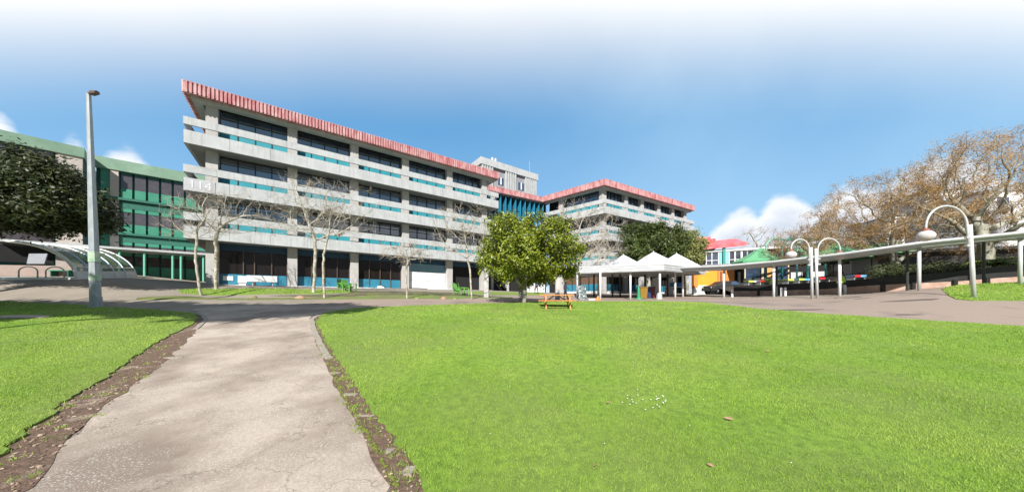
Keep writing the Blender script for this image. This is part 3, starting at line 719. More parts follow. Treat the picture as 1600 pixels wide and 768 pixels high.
for (pa, pb, ya, yb) in ((779.5, 788, 277, 288), (811, 820, 285, 296)):
    ta, tb = ft.t(pa), ft.t(pb); Yc = ft.pt((ta+tb)/2).y
    w = MB().box(ta, tb, .26, .36, hgt(yb, Yc), hgt(ya, Yc), ft.M()).build('window', M_glass, tw)
    fr = MB(); fr.box((ta+tb)/2-.12, (ta+tb)/2+.12, .18, .3, hgt(yb, Yc), hgt(ya, Yc), ft.M()); fr.build('window_frame', M_white, w)
for px in (775.5, 780.5): 
    p = ft.pt(ft.t(px), 1.5); MB().tube([(p.x, p.y, zt-.1), (p.x, p.y, zt+1.3)], .28, 10).build('flue', M_galv, tw)
p = ft.pt(ft.t(834), 1.5); MB().tube([(p.x, p.y, zt-.1), (p.x, p.y, zt+3.2)], .035, 5).build('antenna', M_galv, tw)

# ------------------------------------------------------------------ green building, left
g0 = W(148, 0, 27.5); g1 = W(345, 0, 32.9); fg = Face(g0, g1)
gb = thing('green_building', 'three storey green panelled building with dark ribbon windows at the far left', 'building', (g0.x, g0.y, 4.1))
zr = hgt(243, 27.5); LG = fg.L+9
def zg(py, px): return hgt(py, fg.pt(fg.t(px)).y)
MB().box(0, LG, .35, 14, 3.2, zr-.3, fg.M()).build('wall', M_green3, gb)
MB().box(0, LG, -.15, 14.2, zr-1.0, zr, fg.M()).build('green_fascia', M_green1, gb)
tA = fg.t(188)
storeys = []
zA = [zg(275, 189), zg(308, 189), zg(363, 189), zg(388, 189), zg(424, 200)]
mb = MB().box(fg.t(172), tA-.1, -.05, .5, 3.3, zr-1.01, fg.M()); mb.build('pale_pier', M_pinkc, gb)
MB().box(.3, fg.t(171), .1, .5, 3.3, zr-1.01, fg.M()).build('green_panel', M_green2, gb)
wB = fg.t(210)-tA; nb = int((LG-tA)/wB)
zf = [zr-1.01, zg(308.5, 189), zg(324, 189), zg(363, 189), zg(377, 189), zg(394, 189)]
for i in range(nb):
    ta = tA+i*wB; tb = ta+wB-.16
    if ta > fg.L+4: break
    for (z1, z0, hs, top) in ((zf[0], zf[1], .36, .25), (zf[2], zf[3], .36, .35), (zf[4], zf[5]-.3, .45, .3)):
        H = z1-z0
        MB().box(ta, tb, .12, .36, z1-top, z1, fg.M()).build('green_panel', M_green2 if z1 < zf[0]-.1 else M_green3, gb)
        MB().box(ta, tb, .16, .36, z0+H*hs, z1-top, fg.M()).build('window', M_glass3, gb)
        MB().box(ta, tb, .10, .36, z0, z0+H*hs, fg.M()).build('green_panel', M_green2, gb)
for (za, zb, o_) in ((zf[1], zf[1]-.22, -.1), (zf[1]-.3, zf[2], .1), (zf[3], zf[3]-.2, -.1), (zf[3]-.28, zf[4], .1)):
    MB().box(tA-.6, LG, o_, .5, min(za, zb), max(za, zb), fg.M()).build('green_ledge', mat('ledge_green', (.025, .14, .10), .5), gb)
# ground floor: dark windows over green panels, white canopy on green posts
for i in range(nb):
    ta = tA+i*wB; tb = ta+wB-.12
    if ta > fg.L+4: break
    MB().box(ta, tb, .14, .36, 4.9, 6.6, fg.M()).build('window', M_glass3, gb)
    MB().box(ta, tb, .12, .36, 3.7, 4.85, fg.M()).build('green_panel', M_green2, gb)
zc = zg(391, 189)
cn = MB().box(tA-5.5, LG, -2.6, .1, zc-.16, zc+.02, fg.M()).build('canopy_roof', M_walk, gb)
for px in (187, 226, 270, 283, 318):
    t = fg.t(px, -2.3); p = fg.pt(t, -2.3); MB().tube([(p.x, p.y, G(p.x, p.y)-.2), (p.x, p.y, zc-.16)], .09, 8).build('post', mat('mint_post', (.16, .48, .34), .5), gb)
# nearer left block
h0 = W(-60, 0, 22.3); h1 = W(129, 0, 26.2); fh = Face(h0, h1)
gb2 = thing('green_building', 'nearer green block with pale green parapet behind the dark leafy tree', 'building', (h0.x, h0.y, 4))
MB().box(0, fh.L, .25, 12, 2.6, zr-.2, fh.M()).build('wall', M_green3, gb2)
MB().box(-.1, fh.L+.1, -.1, 12.1, zr-.80, zr+.05, fh.M()).build('green_fascia', M_green1, gb2)
MB().box(fh.L-1.3, fh.L, 0, .25, 2.6, zr-.81, fh.M()).build('pale_pier', M_pinkc, gb2)
for k in range(3):
    z = 4.6+k*3.4
    MB().box(0, fh.L-1.4, .12, .3, z+1.3, z+2.7, fh.M()).build('window', M_glass3, gb2); MB().box(0, fh.L-1.4, .1, .3, z, z+1.25, fh.M()).build('green_panel', M_green2 if k else M_dark, gb2)

# ------------------------------------------------------------------ tall street lamp on the left
p = at(150, 14.0); top = W(138.5, 146, 14.0)
lp = thing('street_lamp', 'tall tapered grey steel lamp column with small square head on the left lawn', 'lamp post', p)
MB().tube([p-Vector((0, 0, .2)), p.lerp(top, .35), top], [.185, .145, .075], 8).build('pole', M_galv2, lp)
hb = MB(); d = Vector((1, -.25, -.12)).normalized()
hb.tube([top+Vector((-.02, 0, 0)), top+d*.16, top+d*.3, top+d*.62], [.06, .055, .12, .09], 8); hb.build('lamp_head', mat('brown_lamp', (.14, .09, .08), .5), lp)
MB().lathe([(.25, -.05), (.25, .04), (.19, .06), (.19, .5)], p+Vector((0, 0, 0)), 12).build('base_plate', M_galv2, lp)
for (za, zb) in ((2.1, 2.55), (1.25, 1.5)):
    q0 = p.lerp(top, za/(top.z-p.z)); q1 = p.lerp(top, zb/(top.z-p.z)); MB().tube([q0, q1], .178, 8).build('sticker', mat('faded_sticker', (.55, .56, .48), .6, (.2, .4, .25), 9), lp)

# ------------------------------------------------------------------ bicycle shelter
def shelter():
    b0 = at(120, 20.5); b1 = at(213, 25.0); ax = Vector((b1.x-b0.x, b1.y-b0.y, 0)); Ls = ax.length; ax.normalize()
    bx = Vector((-.98, -.2, 0)).normalized(); rt = thing('bicycle_shelter', 'white ribbed shelter with curved tinted glass roof beside the road', 'bike shelter', b0)
    NR = 6; zb = b0.z; zs = lambda s: b0.z+(b1.z-b0.z)*s
    def P(s, th, r=1.0): 
        return b0+ax*(Ls*s)+bx*(3.65*(1-math.cos(th))*r)+Vector((0, 0, (b1.z-b0.z)*s+2.42*math.sin(th)*r))
    ths = [math.pi/2*k/14 for k in range(15)]
    for i in range(NR):
        MB().tube([P(i/(NR-1), t) for t in ths], ([.115]+[.10]*13+[.05]) if i == 0 else ([.06]+[.05]*13+[.03]), 8).build('rib', M_white, rt, smooth=True)
    gm = [glass_mat('tinted_glass', (.10, .24, .20), alpha=.22, rough=.08), glass_mat('tinted_glass_blue', (.10, .22, .28), alpha=.22, rough=.08), glass_mat('tinted_glass_olive', (.26, .26, .10), alpha=.2, rough=.08)]
    for i in range(NR-1):
        for j in range(3):
            s0 = (i+.04+j*.31)/(NR-1); s1 = (i+.04+(j+1)*.31)/(NR-1); V = []
            for t in ths[2:14]: V += [P(s0, t, .995), P(s1, t, .995)]
            n = len(V)//2; MB().add(V, [(2*k, 2*k+1, 2*k+3, 2*k+2) for k in range(n-1)]).build('glass_panel', gm[(i*3+j*2) % 3], rt)
        s0 = (i+.03)/(NR-1); s1 = (i+.97)/(NR-1); V = []
        for t in (0, ths[1], ths[2]): V += [P(s0, t, 1.0), P(s1, t, 1.0)]
        MB().add(V, [(2*k, 2*k+1, 2*k+3, 2*k+2) for k in range(2)]).build('kick_panel', M_white, rt)
    for t in (ths[3], ths[8], ths[14]): MB().tube([P(0, t), P(1, t)], .045, 6).build('purlin', M_white, rt)
    # white concrete slab
    q = [b0+bx*4.6-ax*.25, b0-bx*.25-ax*.25, b1-bx*.25+ax*.2, b1+bx*4.6+ax*.2]
    mb = MB(); mb.add([v+Vector((0, 0, -.35)) for v in q]+[v+Vector((0, 0, .06)) for v in q], [(3, 2, 1, 0), (4, 5, 6, 7), (0, 1, 5, 4), (1, 2, 6, 5), (2, 3, 7, 6), (3, 0, 4, 7)]); mb.build('slab', M_white, rt)
    return b0, ax, bx
b0, ax, bx = shelter()
def hoop(px, Y, r, lb):
    p = at(px, Y, .05); o = thing('bike_rack', lb, 'bike rack', p, 'hoop bike racks by the shelter')
    pts = [p+Vector((-r, 0, -.1))]+[p+Vector((-r*math.cos(t), 0, .45+r*.5*math.sin(t))) for t in np.linspace(0, math.pi, 13)]+[p+Vector((r, 0, -.1))]
    MB().tube(pts, .035, 8).build('hoop', M_galv, o, smooth=True)
hoop(44, 20.0, .62, 'steel hoop bike rack farthest left of the curved shelter')
hoop(86, 20.2, .62, 'steel hoop bike rack just inside the open end of the shelter')
# slanted panel board
p = at(54, 23.5); sb = thing('display_board', 'slanted grey information board on two posts left of the bike shelter', 'board', p)
for dx in (-.4, .4): MB().tube([p+Vector((dx, 0, -.2)), p+Vector((dx, 0, 1.0))], .05, 6).build('post', M_dpost, sb)
mb = MB(); mb.add([p+Vector(v) for v in ((-1.0, .35, 1.75), (.45, .35, 1.75), (1.05, -.2, .9), (-.3, -.2, .9), (-1.0, .4, 1.70), (.45, .4, 1.70), (1.05, -.15, .85), (-.3, -.15, .85))], [(0, 3, 2, 1), (4, 5, 6, 7), (0, 1, 5, 4), (1, 2, 6, 5), (2, 3, 7, 6), (3, 0, 4, 7)]); mb.build('board', mat('board_grey', (.22, .23, .25), .5), sb)
# low pink wall behind
lw = MB(); a = W(-60, 0, 22.2); c = W(118, 0, 23.4)
fw = Face(a, c); lw.box(0, fw.L, 0, .3, 3.0, hgt(414, 22.8), fw.M()); o = lw.build('low_wall', mat('pink_wall', (.30, .23, .20), .85), None); tag(o, 'low pinkish wall behind the bike racks at far left', 'wall')
p = at(98, 23.0); bn = thing('bench', 'green bench standing inside the bicycle shelter', 'bench', p)
MB().box(p.x-.8, p.x+.8, p.y-.22, p.y+.22, p.z+.42, p.z+.48).build('seat', M_green2, bn)
for dx in (-.65, .65): MB().box(p.x+dx-.04, p.x+dx+.04, p.y-.18, p.y+.18, p.z-.1, p.z+.42).build('leg', M_green3, bn)

# ------------------------------------------------------------------ trees
def colonize(base, trunk, att, step=.4, infl=2.5, kill=.7, iters=90, seed=0, jit=.12, lean=(0, 0)):
    r = np.random.RandomState(seed); nodes = [np.array(base, float)]; par = [-1]
    k = max(1, int(trunk/step))
    for i in range(k):
        d = np.array([lean[0]+r.normal(0, .07), lean[1]+r.normal(0, .07), 1.0]); d /= np.linalg.norm(d); nodes.append(nodes[-1]+d*(trunk/k)); par.append(len(nodes)-2)
    att = np.array(att, float); N = np.array(nodes)
    D = np.linalg.norm(att[:, None]-N[None], axis=2); near = D.argmin(1); nd = D.min(1)
    for it in range(iters):
        act = nd < infl
        if not act.any():
            # keep growing up
            d = att.mean(0)-nodes[-1]; d /= np.linalg.norm(d); new = [nodes[-1]+d*step]; ps = [len(nodes)-1]
        else:
            acc = {}
            for a, n in zip(att[act], near[act]):
                v = a-nodes[n]; v = v/(np.linalg.norm(v)+1e-6); acc[n] = acc.get(n, 0)+v
            new = []; ps = []
            for n, v in acc.items():
                v = v/(np.linalg.norm(v)+1e-6)+r.normal(0, jit, 3); v /= np.linalg.norm(v); new.append(nodes[n]+v*step); ps.append(n)
        s0 = len(nodes); nodes += new; par += ps
        Dn = np.linalg.norm(att[:, None]-np.array(new)[None], axis=2); j = Dn.argmin(1); dn = Dn.min(1); b = dn < nd
        near[b] = s0+j[b]; nd[b] = dn[b]; keep = nd > kill; att, near, nd = att[keep], near[keep], nd[keep]
        if len(att) == 0 or len(nodes) > 15000: break
    return np.array(nodes), np.array(par)
def radii(nodes, par, tip, p=2.4, root=None):
    n = len(nodes); acc = np.zeros(n); rad = np.zeros(n)
    for i in range(n-1, -1, -1):
        rad[i] = max(tip, acc[i]**(1/p)) if acc[i] > 0 else tip
        if par[i] >= 0: acc[par[i]] += rad[i]**p
    if root: 
        s = (root/rad[0]); rad = np.where(rad > tip*1.01, tip+(rad-tip)*max(.2, (root-tip)/(rad[0]-tip+1e-6)), rad)
    return rad
def tree_mesh(nodes, par, rad, sides=6, cut=None):
    """each branch becomes one swept tube following its thickest child"""
    n = len(nodes); ch = [[] for _ in range(n)]
    for i in range(1, n): ch[par[i]].append(i)
    mb = MB(); starts = [(0, -1)]
    while starts:
        i, pr = starts.pop(); line = [i] if pr < 0 else [pr, i]
        while ch[line[-1]]:
            c = sorted(ch[line[-1]], key=lambda q: -rad[q]); 
            for q in c[1:]: starts.append((q, line[-1]))
            line.append(c[0])
        rs = [rad[q] for q in line]
        if pr >= 0: rs[0] = min(rs[0], rs[1]*1.15)
        sd = sides if max(rs) > .05 else 4 if max(rs) > .02 else 3
        if len(line) > 1: mb.tube([nodes[q] for q in line], rs, sd, caps=False)
    return mb
def twigs(mb, nodes, par, rad, thr, num, ln, r0, seed, up=.25):
    r = np.random.RandomState(seed); idx = np.where(rad <= thr)[0]; out = []
    for i in idx:
        if par[i] < 0: continue
        d0 = nodes[i]-nodes[par[i]]; d0 /= np.linalg.norm(d0)+1e-6
        for k in range(num):
            d = d0+r.normal(0, .65, 3); d[2] += up; d /= np.linalg.norm(d); L_ = ln*r.uniform(.5, 1.3)
            m1 = nodes[i]+d*L_*.5; d2 = d+r.normal(0, .35, 3); d2 /= np.linalg.norm(d2); e = m1+d2*L_*.5
            mb.tube([nodes[i], m1, e], [r0, r0*.8, r0*.4], 3, caps=False); out += [m1, e]
            d3 = d+r.normal(0, .5, 3); d3 /= np.linalg.norm(d3); e3 = m1+d3*L_*.4; mb.tube([m1, e3], [r0*.7, r0*.35], 3, caps=False); out.append(e3)
    return out
def leaf_mass(name, pts, num, size, spread, m, parent, seed, aspect=.5, up=.5, flat=False, center=None):
    r = np.random.RandomState(seed); pts = np.array(pts); n = len(pts)*num
    P = np.repeat(pts, num, 0)+r.normal(0, spread, (n, 3))
    if center is not None: o = P-np.array(center)
    else: o = P-P.mean(0)
    o /= (np.linalg.norm(o, axis=1)[:, None]+1e-6)
    nrm = o*.6+r.normal(0, .55, (n, 3)); nrm[:, 2] += up; nrm /= np.linalg.norm(nrm, axis=1)[:, None]
    t = np.cross(nrm, r.normal(0, 1, (n, 3))); t /= np.linalg.norm(t, axis=1)[:, None]+1e-6; b = np.cross(nrm, t)
    s = size*r.uniform(.6, 1.3, n)[:, None]; w = s*aspect
    loc = ROOT.get(parent.name, Vector((0, 0, 0))); P = P-np.array(loc)
    V = np.stack([P-t*s, P+b*w*.5-nrm*s*.12, P+t*s, P-b*w*.5-nrm*s*.12], 1).reshape(-1, 3)
    me = bpy.data.meshes.new(name); nv = len(V); me.vertices.add(nv); me.vertices.foreach_set('co', V.astype(np.float32).ravel())
    me.loops.add(nv); me.loops.foreach_set('vertex_index', np.arange(nv, dtype=np.int32)); me.polygons.add(n)
    me.polygons.foreach_set('loop_start', np.arange(0, nv, 4, dtype=np.int32)); me.polygons.foreach_set('loop_total', np.full(n, 4, dtype=np.int32)); me.update(calc_edges=True)
    return link(name, me, m, parent)
def ell(c, r, n, seed, zmin=-1, hollow=0.0, lump=.0):
    g = np.random.RandomState(seed); out = []
    c = np.array(c); r = np.array(r)
    while len(out) < n:
        v = g.uniform(-1, 1, 3); q = np.linalg.norm(v)
        a = math.atan2(v[1], v[0]); lim = 1+lump*(math.sin(3*a+seed)+math.sin(5*a+v[2]*4+seed*2))*.5
        if q > lim or q < hollow or v[2] < zmin: continue
        out.append(c+v*r)
    return out
def bare_tree(px, Y, lb, ctr, rr, trunk, n=260, root=.13, seed=1, bark=M_bark, tipr=.0075, tw=4, twl=.5, kill=.33, grp='bare trees in front of the concrete building', lean=(0, 0), zmin=-.6, step=.28):
    p = at(px, Y); t = thing('bare_tree', lb, 'tree', p, grp)
    att = ell((p.x+ctr[0], p.y+ctr[1], p.z+ctr[2]), rr, n, seed, zmin=zmin, lump=.25)
    nd, pr = colonize(p-Vector((0, 0, .2)), trunk, att, step=step, infl=3.0, kill=kill, seed=seed, lean=lean)
    rad = radii(nd, pr, tipr, 2.3, root)
    rad[0] *= 1.35
    tree_mesh(nd, pr, rad, 7).build('trunk', bark, t, smooth=True)
    mb = MB(); twigs(mb, nd, pr, rad, tipr*1.8, tw, twl, tipr*.75, seed); mb.build('crown', M_twig, t)
    return t
bare_tree(314, 19.3, 'bare tree with bent pale trunk nearest the left end of the concrete building', (-.2, 0, 4.7), (2.3, 1.8, 1.8), 2.7, 230, .075, 11, lean=(-.10, 0), tw=3)
bare_tree(338, 21.2, 'bare tree forking low in front of the first column and parked white table', (.9, 0, 5.0), (2.9, 2.0, 2.0), 2.0, 300, .11, 12, tw=3)
bare_tree(490, 21.8, 'largest bare tree on the grass strip, its thick trunk left of a thinner one', (-.3, 0, 5.6), (3.0, 2.2, 2.7), 2.6, 320, .11, 13, tw=3)
bare_tree(506, 19.8, 'bare tree with slim white trunk just right of the thickest bare tree', (1.0, 0, 5.4), (2.6, 1.8, 2.2), 2.5, 220, .068, 14, tw=3)
bare_tree(636, 19.9, 'small flat topped bare tree with dense pale twigs before the white boards', (.1, 0, 2.9), (1.6, 1.3, .75), 2.0, 170, .065, 15, zmin=-.5, tw=5, twl=.45, tipr=.012, bark=M_bark)
bare_tree(737, 19.9, 'small bare tree with thin pale trunk left of the big leafy tree', (-.6, 0, 4.2), (2.0, 1.4, 2.2), 2.1, 240, .06, 16, tw=3, twl=.5, tipr=.010)
bare_tree(905, 33, 'bare tangled tree against the second wing behind the big leafy tree', (.3, 0, 6.6), (4.6, 2.2, 3.6), 3.0, 420, .16, 17, tw=4, twl=.8, tipr=.016, kill=.5, step=.4)
bare_tree(935, 30, 'lower bare tree with pale twigs over the left end of the tent roofs', (0, 0, 4.6), (2.6, 1.5, 1.3), 3.0, 200, .10, 18, tw=5, twl=.6, tipr=.015, kill=.4, step=.35)

def leafy(px, Y, name, lb, ctr, rr, trunk, n, root, seed, m, num, size, spread, kill=.7, bark=M_bark2, zmin=-.85, offx=0, cat='tree', aspect=.5, grp=None, hollow=.0, infl=3.5, step=.4, lump=.3, p=None):
    p = p or at(px, Y); t = thing(name, lb, cat, p, grp); c = (p.x+ctr[0], p.y+ctr[1], p.z+ctr[2])
    att = ell(c, rr, n, seed, zmin=zmin, lump=lump, hollow=hollow)
    nd, pr = colonize(p-Vector((0, 0, .2)), trunk, att, step=step, infl=infl, kill=kill, seed=seed)
    rad = radii(nd, pr, .015, 2.3, root); rad[0] *= 1.3
    tree_mesh(nd, pr, rad, 8).build('trunk', bark, t, smooth=True)
    tips = nd[rad < .028]
    leaf_mass('crown', tips, num, size, spread, m, t, seed, aspect=aspect, center=c)
    return t
leafy(819, 18.0, 'leafy_tree', 'big round evergreen tree with glossy yellow green leaves behind the picnic table', (.25, 0, 3.15), (2.95, 2.6, 2.15), 1.2, 900, .12, 21, M_leafA, 84, .092, .16, kill=.41, step=.3, infl=3, zmin=-.97, lump=.26, aspect=.75)
leafy(0, 16.5, 'leafy_tree', 'dark broadleaf tree at the far left edge in front of the green building', (1.2, 0, 4.3), (5.7, 3.2, 3.4), 1.8, 1100, .3, 22, M_leafB, 130, .125, .26, kill=.5, zmin=-.15, aspect=.75, lump=.15, p=at(-40, 16.5))
leafy(1013, 37, 'leafy_tree', 'dark green round tree behind the white tent roofs', (.3, 0, 5.7), (3.9, 3.1, 3.1), 2.5, 450, .25, 23, M_leafC, 90, .22, .30, kill=.6)
leafy(1073, 38, 'leafy_tree', 'pale yellow green tree beside the right end of the second wing', (-.2, 0, 5.2), (2.5, 2.2, 2.5), 2, 340, .2, 24, M_leafD, 90, .17, .25, kill=.5, zmin=-.6)
for i, (x, y, lb) in enumerate(((-17.2, -.5, 'tall off frame tree whose shade falls across the path junction'), (-19.5, -.6, 'tall off frame tree shading the lawn around the lamp'), (-26.0, -.7, 'tall off frame tree farthest left shading the lawn top'), (-33, -.9, 'tall off frame tree beyond the left edge'))):
    leafy(0, 0, 'leafy_tree', lb, ((4.0, .8, .4, 0)[i], 0, 12.2), (4.3, 1.1, 1.35), 9.3, 260, .14, 31+i, M_leafB, 260, .36, .38, kill=.7, p=Vector((x, y, G(x, y))), grp='shade trees beyond the left edge', infl=5)

def russet(px, Y, lb, ctr, rr, trunk, n, root, seed, kill=.75, num=10, size=.078, zmin=-.35, dz=0, step=.45, tw=3):
    p = at(px, Y, dz); t = thing('spreading_tree', lb, 'tree', p, 'russet budded trees above the walkway'); c = (p.x+ctr[0], p.y+ctr[1], p.z+ctr[2])
    att = ell(c, rr, n, seed, zmin=zmin, lump=.07)
    nd, pr = colonize(p-Vector((0, 0, .3)), trunk, att, step=step, infl=4.5, kill=kill, seed=seed, jit=.2)
    rad = radii(nd, pr, .014, 2.12, root); tree_mesh(nd, pr, rad, 7).build('trunk', M_bark2, t, smooth=True)
    # twigs and buds gather near the outer shell of the crown
    q = np.linalg.norm((nd-np.array(c))/np.array(rr), axis=1)
    mb = MB(); sel = (rad < .035) & (q > .60); ends = twigs(mb, nd[:], pr, np.where(sel, rad, 9), .03, tw, .7, .011, seed, up=.1)
    mb.build('twigs', M_twig, t)
    leaf_mass('crown', ends, num, size, .14, M_leafR, t, seed, aspect=.45, center=c)
russet(1538, 22.5, 'largest spreading tree with thick mossy limbs and russet buds at far right', (2.4, 0, 4.2), (9.8, 4.6, 6.9), 2.0, 3000, .40, 41, zmin=-.1, num=8, dz=.3, kill=.82)
russet(1400, 26.5, 'spreading russet tree with pale trunk behind the middle of the walkway', (.2, 0, 3.8), (8.0, 3.8, 6.4), 2.2, 2400, .28, 42, zmin=-.15, num=9, dz=.2, kill=.82)
russet(1295, 31, 'lower russet tree above the second green canvas roof', (.1, 0, 4.2), (5.6, 3.3, 3.1), 2.4, 1200, .18, 43, zmin=-.3, num=8, kill=.6)
russet(1185, 48, 'small far russet tree beyond the red roofed cafe', (0, 0, 8.2), (3.3, 2.4, 2.2), 5.0, 160, .18, 44, zmin=-.4, num=4)

# ------------------------------------------------------------------ picnic table
def picnic():
    p = at(869, 16.3); t = thing('picnic_table', 'orange timber picnic table with attached benches on the lawn', 'picnic table', p)
    Rm = Matrix.Translation(p) @ Matrix.Rotation(R(-4), 4, 'Z'); 
    tp = MB()
    for k in range(5): tp.box(-.90, .90, -.38+k*.155, -.38+k*.155+.145, .70, .745, Rm)
    tp.build('tabletop', M_timber, t)
    for s in (-1, 1):
        se = MB()
        for k in range(2): se.box(-.95, .95, s*.72-.145+k*.15, s*.72-.145+k*.15+.14, .41, .455, Rm)
        se.build('bench_seat', M_timber, t)
    for x in (-.62, .62):
        MB().box(x-.03, x+.03, -.85, .85, .33, .41, Rm).build('crossbar', M_timber, t); MB().box(x-.03, x+.03, -.36, .36, .62, .70, Rm).build('crossbar', M_timber, t)
        for s in (-1, 1):
            a = Rm @ Vector((x+.05*1, s*.30, .70)); b = Rm @ Vector((x+.05, s*.66, -.02)); mb = MB(); e = Vector((.028, 0, 0)); f = Vector((0, .05, 0))
            mb.add([b-e-f, b+e-f, b+e+f, b-e+f, a-e-f, a+e-f, a+e+f, a-e+f], [(3, 2, 1, 0), (4, 5, 6, 7), (0, 1, 5, 4), (1, 2, 6, 5), (2, 3, 7, 6), (3, 0, 4, 7)]); mb.build('leg', M_timber, t)
        mb = MB(); a = Rm @ Vector((x*.9, 0, .38)); b = Rm @ Vector((x*.2, 0, .69)); mb.tube([a, b], .035, 4); mb.build('brace', M_timber, t)
picnic()

# ------------------------------------------------------------------ gooseneck lamps
M_lpost = mat('pale_lamp_paint', (.56, .57, .57), .5, (.44, .45, .44), 3, 6, stretch=(3, 3, .8), c3=(.40, .33, .26), s3=1.5, f3=(.66, .78))
def goose(name, p, H, armr, side, lean, lb, head_r, two=False, rz=0):
    t = thing(name, lb, 'lamp post', p, 'gooseneck lamps on the plaza')
    d = Vector((side*math.cos(rz), math.sin(rz), 0)); up = Vector((lean, 0, 1)).normalized()
    MB().tube([p-Vector((0, 0, .15)), p+up*(H-armr*.9)], [.085, .075], 10).build('post', M_lpost, t, smooth=True)
    a0 = p+up*(H*.55)+d*.14; pts = [a0, p+up*(H-armr)+d*.14]
    c = p+up*(H-armr)+d*(.14+armr)
    for k in range(1, 15):
        th = math.pi*k/14; pts.append(c+d*(-armr*math.cos(th))+Vector((0, 0, 1))*armr*math.sin(th))
    pts.append(pts[-1]-Vector((0, 0, .15)))
    MB().tube(pts, .045, 8).build('arm', M_lpost, t, smooth=True)
    for z in (H*.57, H*.66): q = p+up*z; MB().box(q.x-.06+min(0, d.x*.2), q.x+.06+max(0, d.x*.2), q.y-.05, q.y+.05, q.z-.05, q.z+.05).build('bracket', M_galv, t)
    e = pts[-1]; MB().lathe([(.05, .08), (.12, .0), (.13, -.06), (.05, -.08)], e, 12).build('collar', M_rust, t)
    r = head_r; MB().lathe([(.02, 0)]+[(r*math.sin(math.pi*k/12), -.86*r*(1-math.cos(math.pi*k/12))) for k in range(1, 12)]+[(.01, -1.72*r)], e+Vector((0, 0, -.04)), 18).build('lamp_shade', M_lampw, t, smooth=True)
    return t
p3 = at(1522, 15.0)
goose('street_lamp', p3, 4.55, 1.02, -1, -.055, 'single gooseneck lamp at the edge of the far right lawn', .31)
pA = at(1269, 21.0)
goose('street_lamp', pA, 4.12, .62, -1, -.02, 'gooseneck lamp of the close pair whose arm bends left', .31)
pB = at(1277, 21.3)
goose('street_lamp', pB, 4.2, .78, 1, -.03, 'gooseneck lamp of the close pair whose arm bends right', .30)
pC = at(1252, 24.5)

# ------------------------------------------------------------------ covered walkway
def walkway():
    pts = [(1052, 27.6, 1068), (1131, 26.4, 0), (1209, 23.6, 0), (1312, 21.4, 0), (1436, 18.4, 0), (1594, 17.4, 0), (1750, 16.8, 0)]
    posts = [at(a, b) for a, b, _ in pts]; roofz = [p.z+2.52 for p in posts]
    zs = [hgt(424, 27.6), hgt(420.5, 26.4), hgt(414.5, 23.6), hgt(403.5, 21.4), hgt(387, 18.4), hgt(371, 17.4), hgt(362, 16.8)]
    t = thing('covered_walkway', 'long sloping walkway roof on white posts rising to the right', 'walkway', posts[2])
    c = [Vector((p.x, p.y)) for p in posts]; f0 = offs(c, -.35); f1 = offs(c, 1.75)
    V = []; n = len(c)
    for i in range(n): V += [(f0[i].x, f0[i].y, zs[i]), (f1[i].x, f1[i].y, zs[i]+.05), (f1[i].x, f1[i].y, zs[i]+.34), (f0[i].x, f0[i].y, zs[i]+.34)]
    Fc = []
    for i in range(n-1):
        for k in range(4): Fc.append((i*4+k, (i+1)*4+k, (i+1)*4+(k+1) % 4, i*4+(k+1) % 4))
    Fc += [(0, 1, 2, 3), tuple((n-1)*4+k for k in (3, 2, 1, 0))]
    MB().add(V, Fc).build('roof', M_walk, t)
    gt = MB(); g0 = offs(c, -.50)
    gt.tube([(g0[i].x, g0[i].y, zs[i]+.24) for i in range(n)], .10, 8); gt.build('gutter', M_galv, t, smooth=True)
    for i, p in enumerate(posts):
        if i == 0: continue
        MB().tube([(p.x, p.y, p.z-.2), (p.x, p.y, zs[i]+.02)], .085, 10).build('post', M_lpost if i > 3 else M_white, t, smooth=True)
        q = f1[i].lerp(Vector((p.x, p.y)), .12); MB().tube([(q.x, q.y, G(q.x, q.y)-.2), (q.x, q.y, zs[i]+.06)], .07, 8).build('rear_post', M_dpost, t)
    return posts
walkway()
for (px, Y, lb) in ((1144, 27.2, 'short white bollard left of the walkway posts'), (1221, 24.6, 'left one of two short white bollards side by side'), (1227, 24.7, 'right one of two short white bollards side by side'), (1320, 22.6, 'short white bollard beside the person in the bright vest')):
    p = at(px, Y); mb = MB().lathe([(.09, -.1), (.09, .62), (.08, .68), (.04, .7), (.001, .7)], p, 12); tag(mb.build('bollard', M_white, smooth=False), lb, 'bollard', 'white bollards along the walkway')

